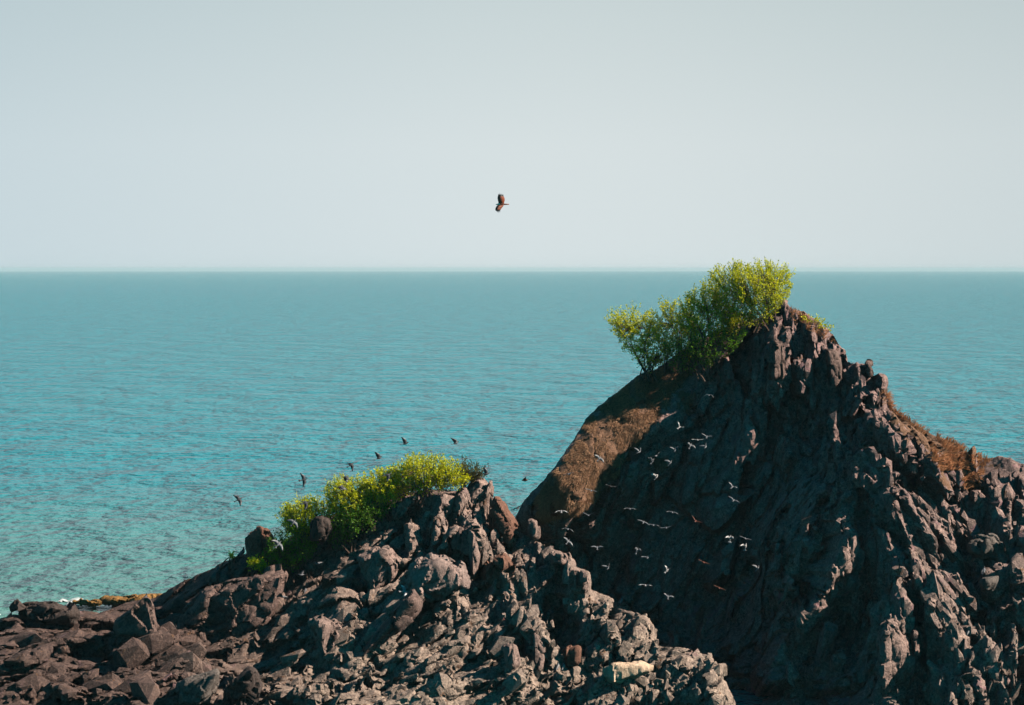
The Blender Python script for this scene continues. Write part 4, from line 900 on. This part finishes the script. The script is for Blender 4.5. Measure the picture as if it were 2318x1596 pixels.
def fly(dx, dy, kind, yaw, pitch, roll, aL, aR, b2, label, off=3.0, scale=1.0, tail=18, Y=None, sweep=.25, nm='pigeon', cat='bird'):
    me = bird_mesh(nm, kind, aL, aR, b2, tail, sweep=sweep)
    o = bpy.data.objects.new(nm, me); COL.objects.link(o)
    if Y is None:
        h = hit(dx, dy); Y = (h[0].y - off) if h else 68
        if dx > 1240 and dy > 1130: Y = min(Y, 69.6)
    o.location = P(dx, dy, Y); o.scale = (scale,) * 3
    o.rotation_mode = 'QUATERNION'; o.rotation_quaternion = Matrix.Rotation(R(yaw), 3, 'Z').to_quaternion() @ Matrix.Rotation(R(-pitch), 3, 'Y').to_quaternion() @ Matrix.Rotation(R(roll), 3, 'X').to_quaternion()
    return tag(o, label, cat, GF)
def perch(dx, dy, kind, yaw, pitch, label, scale=1.0, nm='pigeon'):
    y = dy; h = hit(dx, y)
    while h is None and y < dy + 60: y += 1; h = hit(dx, y)
    foot = h[0]
    root = bpy.data.objects.new(nm, bird_mesh(nm, kind, 0, 0, 0, 5, True)); COL.objects.link(root)
    q = Matrix.Rotation(R(yaw), 3, 'Z').to_quaternion() @ Matrix.Rotation(R(-pitch), 3, 'Y').to_quaternion()
    root.rotation_mode = 'QUATERNION'; root.rotation_quaternion = q; root.scale = (scale,) * 3
    root.location = foot + Vector((0, 0, .095 * scale))
    lv, lf = [], []
    inv = q.to_matrix().inverted()
    for sd in (-1, 1):
        top = Vector((.005, sd * .02, -.035)); wd = inv @ Vector((0, 0, -1)); bot = top + wd * .075; tube(lv, lf, [top, (top + bot) / 2, bot], .006, .004, 4)
        for a in (-.5, 0, .5):
            t = inv @ (Matrix.Rotation(R(yaw) + a, 3, 'Z') @ Vector((.035, 0, -.006))); tube(lv, lf, [bot, bot + t], .0035, .002, 3)
    lg = mesh_obj('legs', lv, lf, [F_PINK if kind != 'dark' else F_DARK], root)
    return tag(root, label, 'bird', GP)

# dark pigeons over the sea, left
fly(540,1131,'dark',25,25,20,35,-35,-5,'leftmost dark bird flying low over the sea, far left of the low hill bushes',Y=70,scale=.78)
fly(687,1086,'dark',15,10,35,45,-50,0,'dark bird with spread tail over the sea, above the left end of the shrub bank',Y=70,tail=35,scale=.78)
fly(794,1052,'dark',30,30,15,-5,-75,-5,'dark bird with one wing straight down, topmost left of the crest bush',Y=70,scale=.78)
fly(783,1080,'dark',200,-5,10,-25,-45,-20,'dark round-winged bird just above the shrubs, below the one with its wing down',Y=70,scale=.78)
fly(771,1101,'dark',215,-25,0,-35,-55,-15,'dark bird dipping behind the tips of the lime shrubs',Y=69.5,scale=.78)
fly(691,1139,'dark',20,10,20,-10,-70,0,'dark bird flying against the lime bush at the lower left of the bank',Y=69,scale=.78)
fly(664,1183,'grey',35,45,20,20,-50,0,'grey bird climbing in front of the lowest lime bush',Y=68.8,scale=.78)
fly(857,1037,'dark',20,20,0,78,70,8,'dark bird with both wings raised, nearer the lime crest bush',Y=69.5,sweep=.1,scale=.78)
fly(917,1004,'dark',15,18,0,85,80,5,'dark bird with wings held straight up, highest above the low hill',Y=69.5,sweep=.1,scale=.78)
fly(1031,1003,'grey',15,20,0,58,52,0,'grey bird flying right above the crest bush, right of the highest one',Y=69.5,scale=.78)
fly(877,1075,'dark',20,10,20,-20,-70,-5,'dark bird crossing in front of the bright crest bush',Y=68.6,scale=.78)
fly(1099,1073,'dark',5,0,0,75,80,5,'dark bird with raised wings at the right tip of the low hill crest',Y=69,scale=.78)
fly(1189,1087,'brown',170,-10,10,15,5,0,'small reddish bird over the sea between the two hills',Y=70,scale=.8)
fly(1172,1150,'dark',70,20,-25,5,10,0,'dark bird gliding through the gap between the hills',Y=66,scale=.78)
# birds before the dark face of the tall hill
FL = [
 (1356,1038,'pale',50,35,25,40,-10,0,'pale bird climbing steeply over the brown grass slope'),(1288,1073,'pale',60,5,-15,10,5,-10,'pale bird low over the left edge of the grass slope'),
 (1338,1111,'pale',80,0,8,15,5,-10,'pale bird with a bright left wingtip at the foot of the grass slope'),(1381,1101,'dark',100,0,12,10,5,0,'dark bird against the lower edge of the brown grass'),
 (1484,1032,'pale',60,0,-28,10,15,0,'pale bird tilted upward to the right, above the three small bluish birds'),(1476,1044,'grey',50,40,20,60,60,0,'bluish bird with wings folded up just under the tilted pale one'),
 (1485,1080,'white',40,40,0,65,50,0,'bright white bird fluttering below the patch of brown soil'),(1270,1158,'white',90,10,0,15,15,-35,'white bird with both bright wings arched, left end of the flock'),
 (1332,1167,'grey',80,0,-15,45,10,0,'grey-brown bird with left wing raised, right of the arched white one'),(1425,1152,'pale',90,0,3,12,12,-28,'thin-winged gliding bird in the middle of the dark face, upper row'),
 (1521,1160,'pale',90,0,10,12,10,-30,'gliding bird with drooped right wing, right of the upper thin-winged glider'),(1574,1180,'brown',75,0,20,40,10,0,'brown bird with its long left wing raised above the three linked gliders'),
 (1456,1182,'grey',80,10,10,20,-10,-10,'faint grey bird, left of the chain of three small gliders'),(1478,1189,'pale',90,0,8,10,10,-20,'small glider in the middle of the chain of three'),(1507,1195,'grey',90,0,-4,0,10,5,'small glider at the right end of the chain of three'),
 (1285,1198,'pale',85,0,15,5,10,-35,'pale bird with one wing hanging, above the blurry white bird'),(1285,1226,'pale',60,30,20,50,-20,0,'soft white bird flapping beside the twin rock columns'),
 (1351,1240,'grey',90,20,0,30,25,-20,'faint pale bird low in the dark hollow left of centre'),(1441,1246,'grey',60,50,30,70,50,0,'grey bird climbing with wings closed together in the dark hollow'),
 (1465,1262,'pale',80,10,-15,25,25,0,'small pale bird just right of the climbing grey one'),(1376,1285,'grey',70,25,-20,50,50,0,'dim grey bird nearest the right side of the low ridge'),
 (1509,1292,'white',55,20,35,55,70,0,'brilliant white-winged bird alone in the dark lower face'),(1460,1325,'white',90,0,6,8,12,-18,'long white glider with arched wings low over the dark gully'),
 (1511,1351,'pale',90,25,5,50,10,-5,'pale bird in a wide V lowest over the dark gully'),(1604,895,'pale',85,0,4,15,15,-65,'pale bird with drooping wings, highest before the tall hill'),
 (1537,968,'white',60,10,30,60,40,0,'white bird with bright triangular wing below the highest drooping one'),(1578,996,'white',90,0,0,4,4,2,'straight-winged white glider seen edge on'),
 (1562,1009,'pale',55,45,30,50,10,0,'pinkish grey bird right under the straight-winged glider'),(1599,989,'grey',80,15,10,30,20,0,'faint bird above the right tip of the straight-winged glider'),
 (1596,1012,'grey',60,25,-30,60,50,-20,'dim round-winged bird right of the pinkish grey one'),(1527,1018,'grey',80,25,-15,55,30,0,'dull bird in a V left of the pinkish grey one'),
 (1446,1023,'grey',50,15,0,50,60,0,'small bluish bird at the edge of the brown grass slope'),(1516,1048,'grey',40,40,0,50,40,0,'tiny bluish bird beside the brown soil patch'),
 (1657,1103,'pale',60,10,20,55,30,-20,'pale puffed bird in the deep shade right of centre, upper of two'),(1660,1133,'grey',70,5,15,40,10,-20,'dim bird in the deep shade right of centre, lower of two'),
 (1652,1219,'white',65,60,10,55,50,0,'white bird with pink tail hovering left of the fan-tailed one'),(1686,1219,'grey',90,0,18,4,4,2,'flat-winged dark glider above the fan-tailed white bird'),
 (1687,1237,'white',50,65,0,70,60,0,'white bird with its tail fanned wide'),(1592,1273,'brown',90,0,24,4,6,0,'brown gliding bird sloping down right, above the lower brown pair'),
 (1714,1287,'grey',50,35,0,60,60,0,'tiny pale blue bird right of the brown gliders'),(1627,1331,'brown',90,0,24,2,6,0,'lower left of the pair of brown gliders'),(1685,1319,'brown',90,0,36,4,6,0,'lower right of the pair of brown gliders, steeply tilted'),
 (915,1339,'white',20,-5,30,20,10,-10,'small white bird skimming the long slab of the low hill'),(682,1301,'grey',200,0,20,30,30,0,'grey bird fluttering just below the shaded shrub'),(718,1275,'pale',160,5,10,15,10,0,'pale bird gliding over the dark hollow of the low hill'),
 (638,1350,'pale',150,20,20,20,10,0,'pale bird at the right edge of the big dark slab'),(630,1232,'pale',45,40,30,35,-40,0,'pale bird with raised wing beside the red rock cone'),
]
for i, (x, y, k, yw, pt, rl, aL, aR, b2, lb) in enumerate(FL):
    fly(x, y, k, yw, pt, rl, aL, aR, b2, lb, off=(2.2, 3.4, 2.8)[i % 3] if x > 1200 else 1.2, scale=.73 if x > 1000 else .85, tail=45 if 'fan' in lb else 18)
PR = [(548,1258,'dark',20,42,'black crow-like bird perched on the pointed rock before the red cone',1.35,'crow'),(493,1290,'dark',80,55,'small dark bird perched on the skyline left of the black crow-like one',.8,'pigeon'),
 (121,1357,'dark',15,40,'dark bird standing on top of the black rounded boulder',1.0,'pigeon'),(101,1359,'dark',60,50,'small bird just left of the one on the black boulder',.6,'pigeon'),(148,1363,'brown',60,50,'brownish bird right of the one on the black boulder',.7,'pigeon'),
 (23,1398,'brown',40,35,'brown bird at the extreme left edge of the rocks',.9,'pigeon'),(329,1352,'dark',20,38,'dark bird perched on the tip of the triangular slab near the surf',1.0,'pigeon'),
 (841,1162,'white',100,55,'white bird perched between the shaded shrubs and the low hill rocks',1.0,'pigeon'),(1218,1183,'pale',20,30,'pale bird perched on top of the twin rock columns',1.1,'pigeon'),
 (1405,1366,'pale',40,50,'pale bird standing on the crest of the right ridge block',1.1,'pigeon'),(1453,1392,'grey',40,50,'grey bird on the ridge, right of and below the pale standing one',.95,'pigeon'),
 (1261,1515,'pale',40,52,'left bird of the pair standing side by side above the gully',1.0,'pigeon'),(1274,1515,'pale',35,55,'right bird of the pair standing side by side above the gully',1.0,'pigeon'),
 (1138,1402,'pale',30,40,'pale bird standing on the jumbled rocks in the middle foreground',.95,'pigeon'),(690,1342,'grey',40,50,'grey bird perched on the rocks right of the big dark slab',.9,'pigeon'),
 (2190,1436,'pale',30,50,'bird perched among the bottom right rocks',.9,'pigeon'),(2226,1297,'grey',60,35,'bird perched on the smooth grey block at the right',.95,'pigeon'),(2001,1475,'grey',60,40,'bird resting on the top of the small lit spur',.5,'pigeon')]
for (x, y, k, yw, pt, lb, sc, nm) in PR: perch(x, y, k, yw, pt, lb, sc, nm)

def kite():
    Y = 105.0; c = P(0, 0, Y); k = .0537 * KX * Y / F
    o0 = P(1132.8, 462.6, Y)      # between the wings
    def V(x, y, w): return Vector(((x - 1080) * k, w, (820 - y) * k))
    vs, fs, mi = [], [], []
    st = [(-.255, .004, .006, -.015), (-.235, .012, .016, -.006), (-.21, .030, .032, .0), (-.17, .040, .040, .004), (-.12, .052, .055, .006), (-.04, .066, .066, .006), (.05, .062, .055, .005), (.12, .04, .036, .003), (.18, .022, .020, .001)]
    loft(vs, fs, mi, st, lambda i: 3 if i < 1 else (1 if i < 5 else 0), 10)
    # tail
    k0 = len(vs)
    for x, h_ in ((1215, 34), (1300, 26), (1435, 20)):
        for w, z in ((.012, h_), (-.012, h_), (-.012, -h_), (.012, -h_)):
            v = V(x, 818, w); v.z += z * k; vs.append(v)
    for i in range(2):
        for q in range(4): a = k0 + i * 4 + q; b_ = k0 + i * 4 + (q + 1) % 4; fs.append((a, b_, b_ + 4, a + 4)); mi.append(0)
    fs.append(tuple(k0 + 8 + q for q in range(4))); mi.append(0)
    up = [(800, 985, 1225, 0), (740, 985, 1228, .06), (660, 965, 1255, .12), (570, 948, 1248, .16), (490, 960, 1212, .17), (430, 985, 1196, .16)]
    dn = [(840, 960, 1215, 0), (900, 905, 1190, .06), (970, 868, 1130, .10), (1040, 852, 1085, .12), (1085, 868, 1062, .12)]
    for wg, fing in ((up, [(1000, 372, 995), (1040, 350, 1030), (1100, 362, 1065), (1150, 372, 1110), (1195, 390, 1160)]), (dn, [(885, 1105, 885), (930, 1150, 920), (980, 1190, 955), (1022, 1180, 995), (1060, 1150, 1035)])):
        k0 = len(vs)
        for (y, le, te, w) in wg:
            m_ = le * .65 + te * .35
            vs += [V(le, y, -w), V(m_, y, -w - .018), V(te, y, -w + .01), V(m_, y, -w + .006)]
        n = len(wg)
        for i in range(n - 1):
            for q in range(4):
                a = k0 + i * 4 + q; b_ = k0 + i * 4 + (q + 1) % 4; fs.append((a, b_, b_ + 4, a + 4)); mi.append(2 if (i == n - 2 or q in (0, 3)) and not (i == 0) else 0)
        fs.append(tuple(k0 + q for q in range(4))); mi.append(0); fs.append(tuple(k0 + (n - 1) * 4 + q for q in range(4))); mi.append(2)
        yb, w = wg[-1][0], wg[-1][3]; sg = -1 if yb < 800 else 1
        for (fx, fy, bx) in fing:
            a0 = len(vs)
            vs += [V(bx - 26, yb - sg * 14, -w), V(bx + 26, yb - sg * 14, -w), V(fx, fy, -w + .03), V(bx, yb - sg * 14, -w - .012)]
            fs += [(a0, a0 + 1, a0 + 2), (a0, a0 + 2, a0 + 3), (a0 + 1, a0 + 3, a0 + 2), (a0, a0 + 3, a0 + 1)]; mi += [2] * 4
    me = bpy.data.meshes.new('kite'); me.from_pydata(vs, [], fs); me.update()
    for m in (pm('feather_rust', (.19, .048, .022)), pm('feather_cream', (.9, .86, .78)), F_BLACK, F_BEAK): me.materials.append(m)
    me.polygons.foreach_set('material_index', mi); me.polygons.foreach_set('use_smooth', [True] * len(fs))
    bm = bmesh.new(); bm.from_mesh(me); bmesh.ops.recalc_face_normals(bm, faces=bm.faces[:]); bm.to_mesh(me); bm.free()
    o = bpy.data.objects.new('bird_of_prey', me); COL.objects.link(o); o.location = o0
    tag(o, 'chestnut bird of prey with white head and breast soaring alone in the sky', 'bird')
kite()
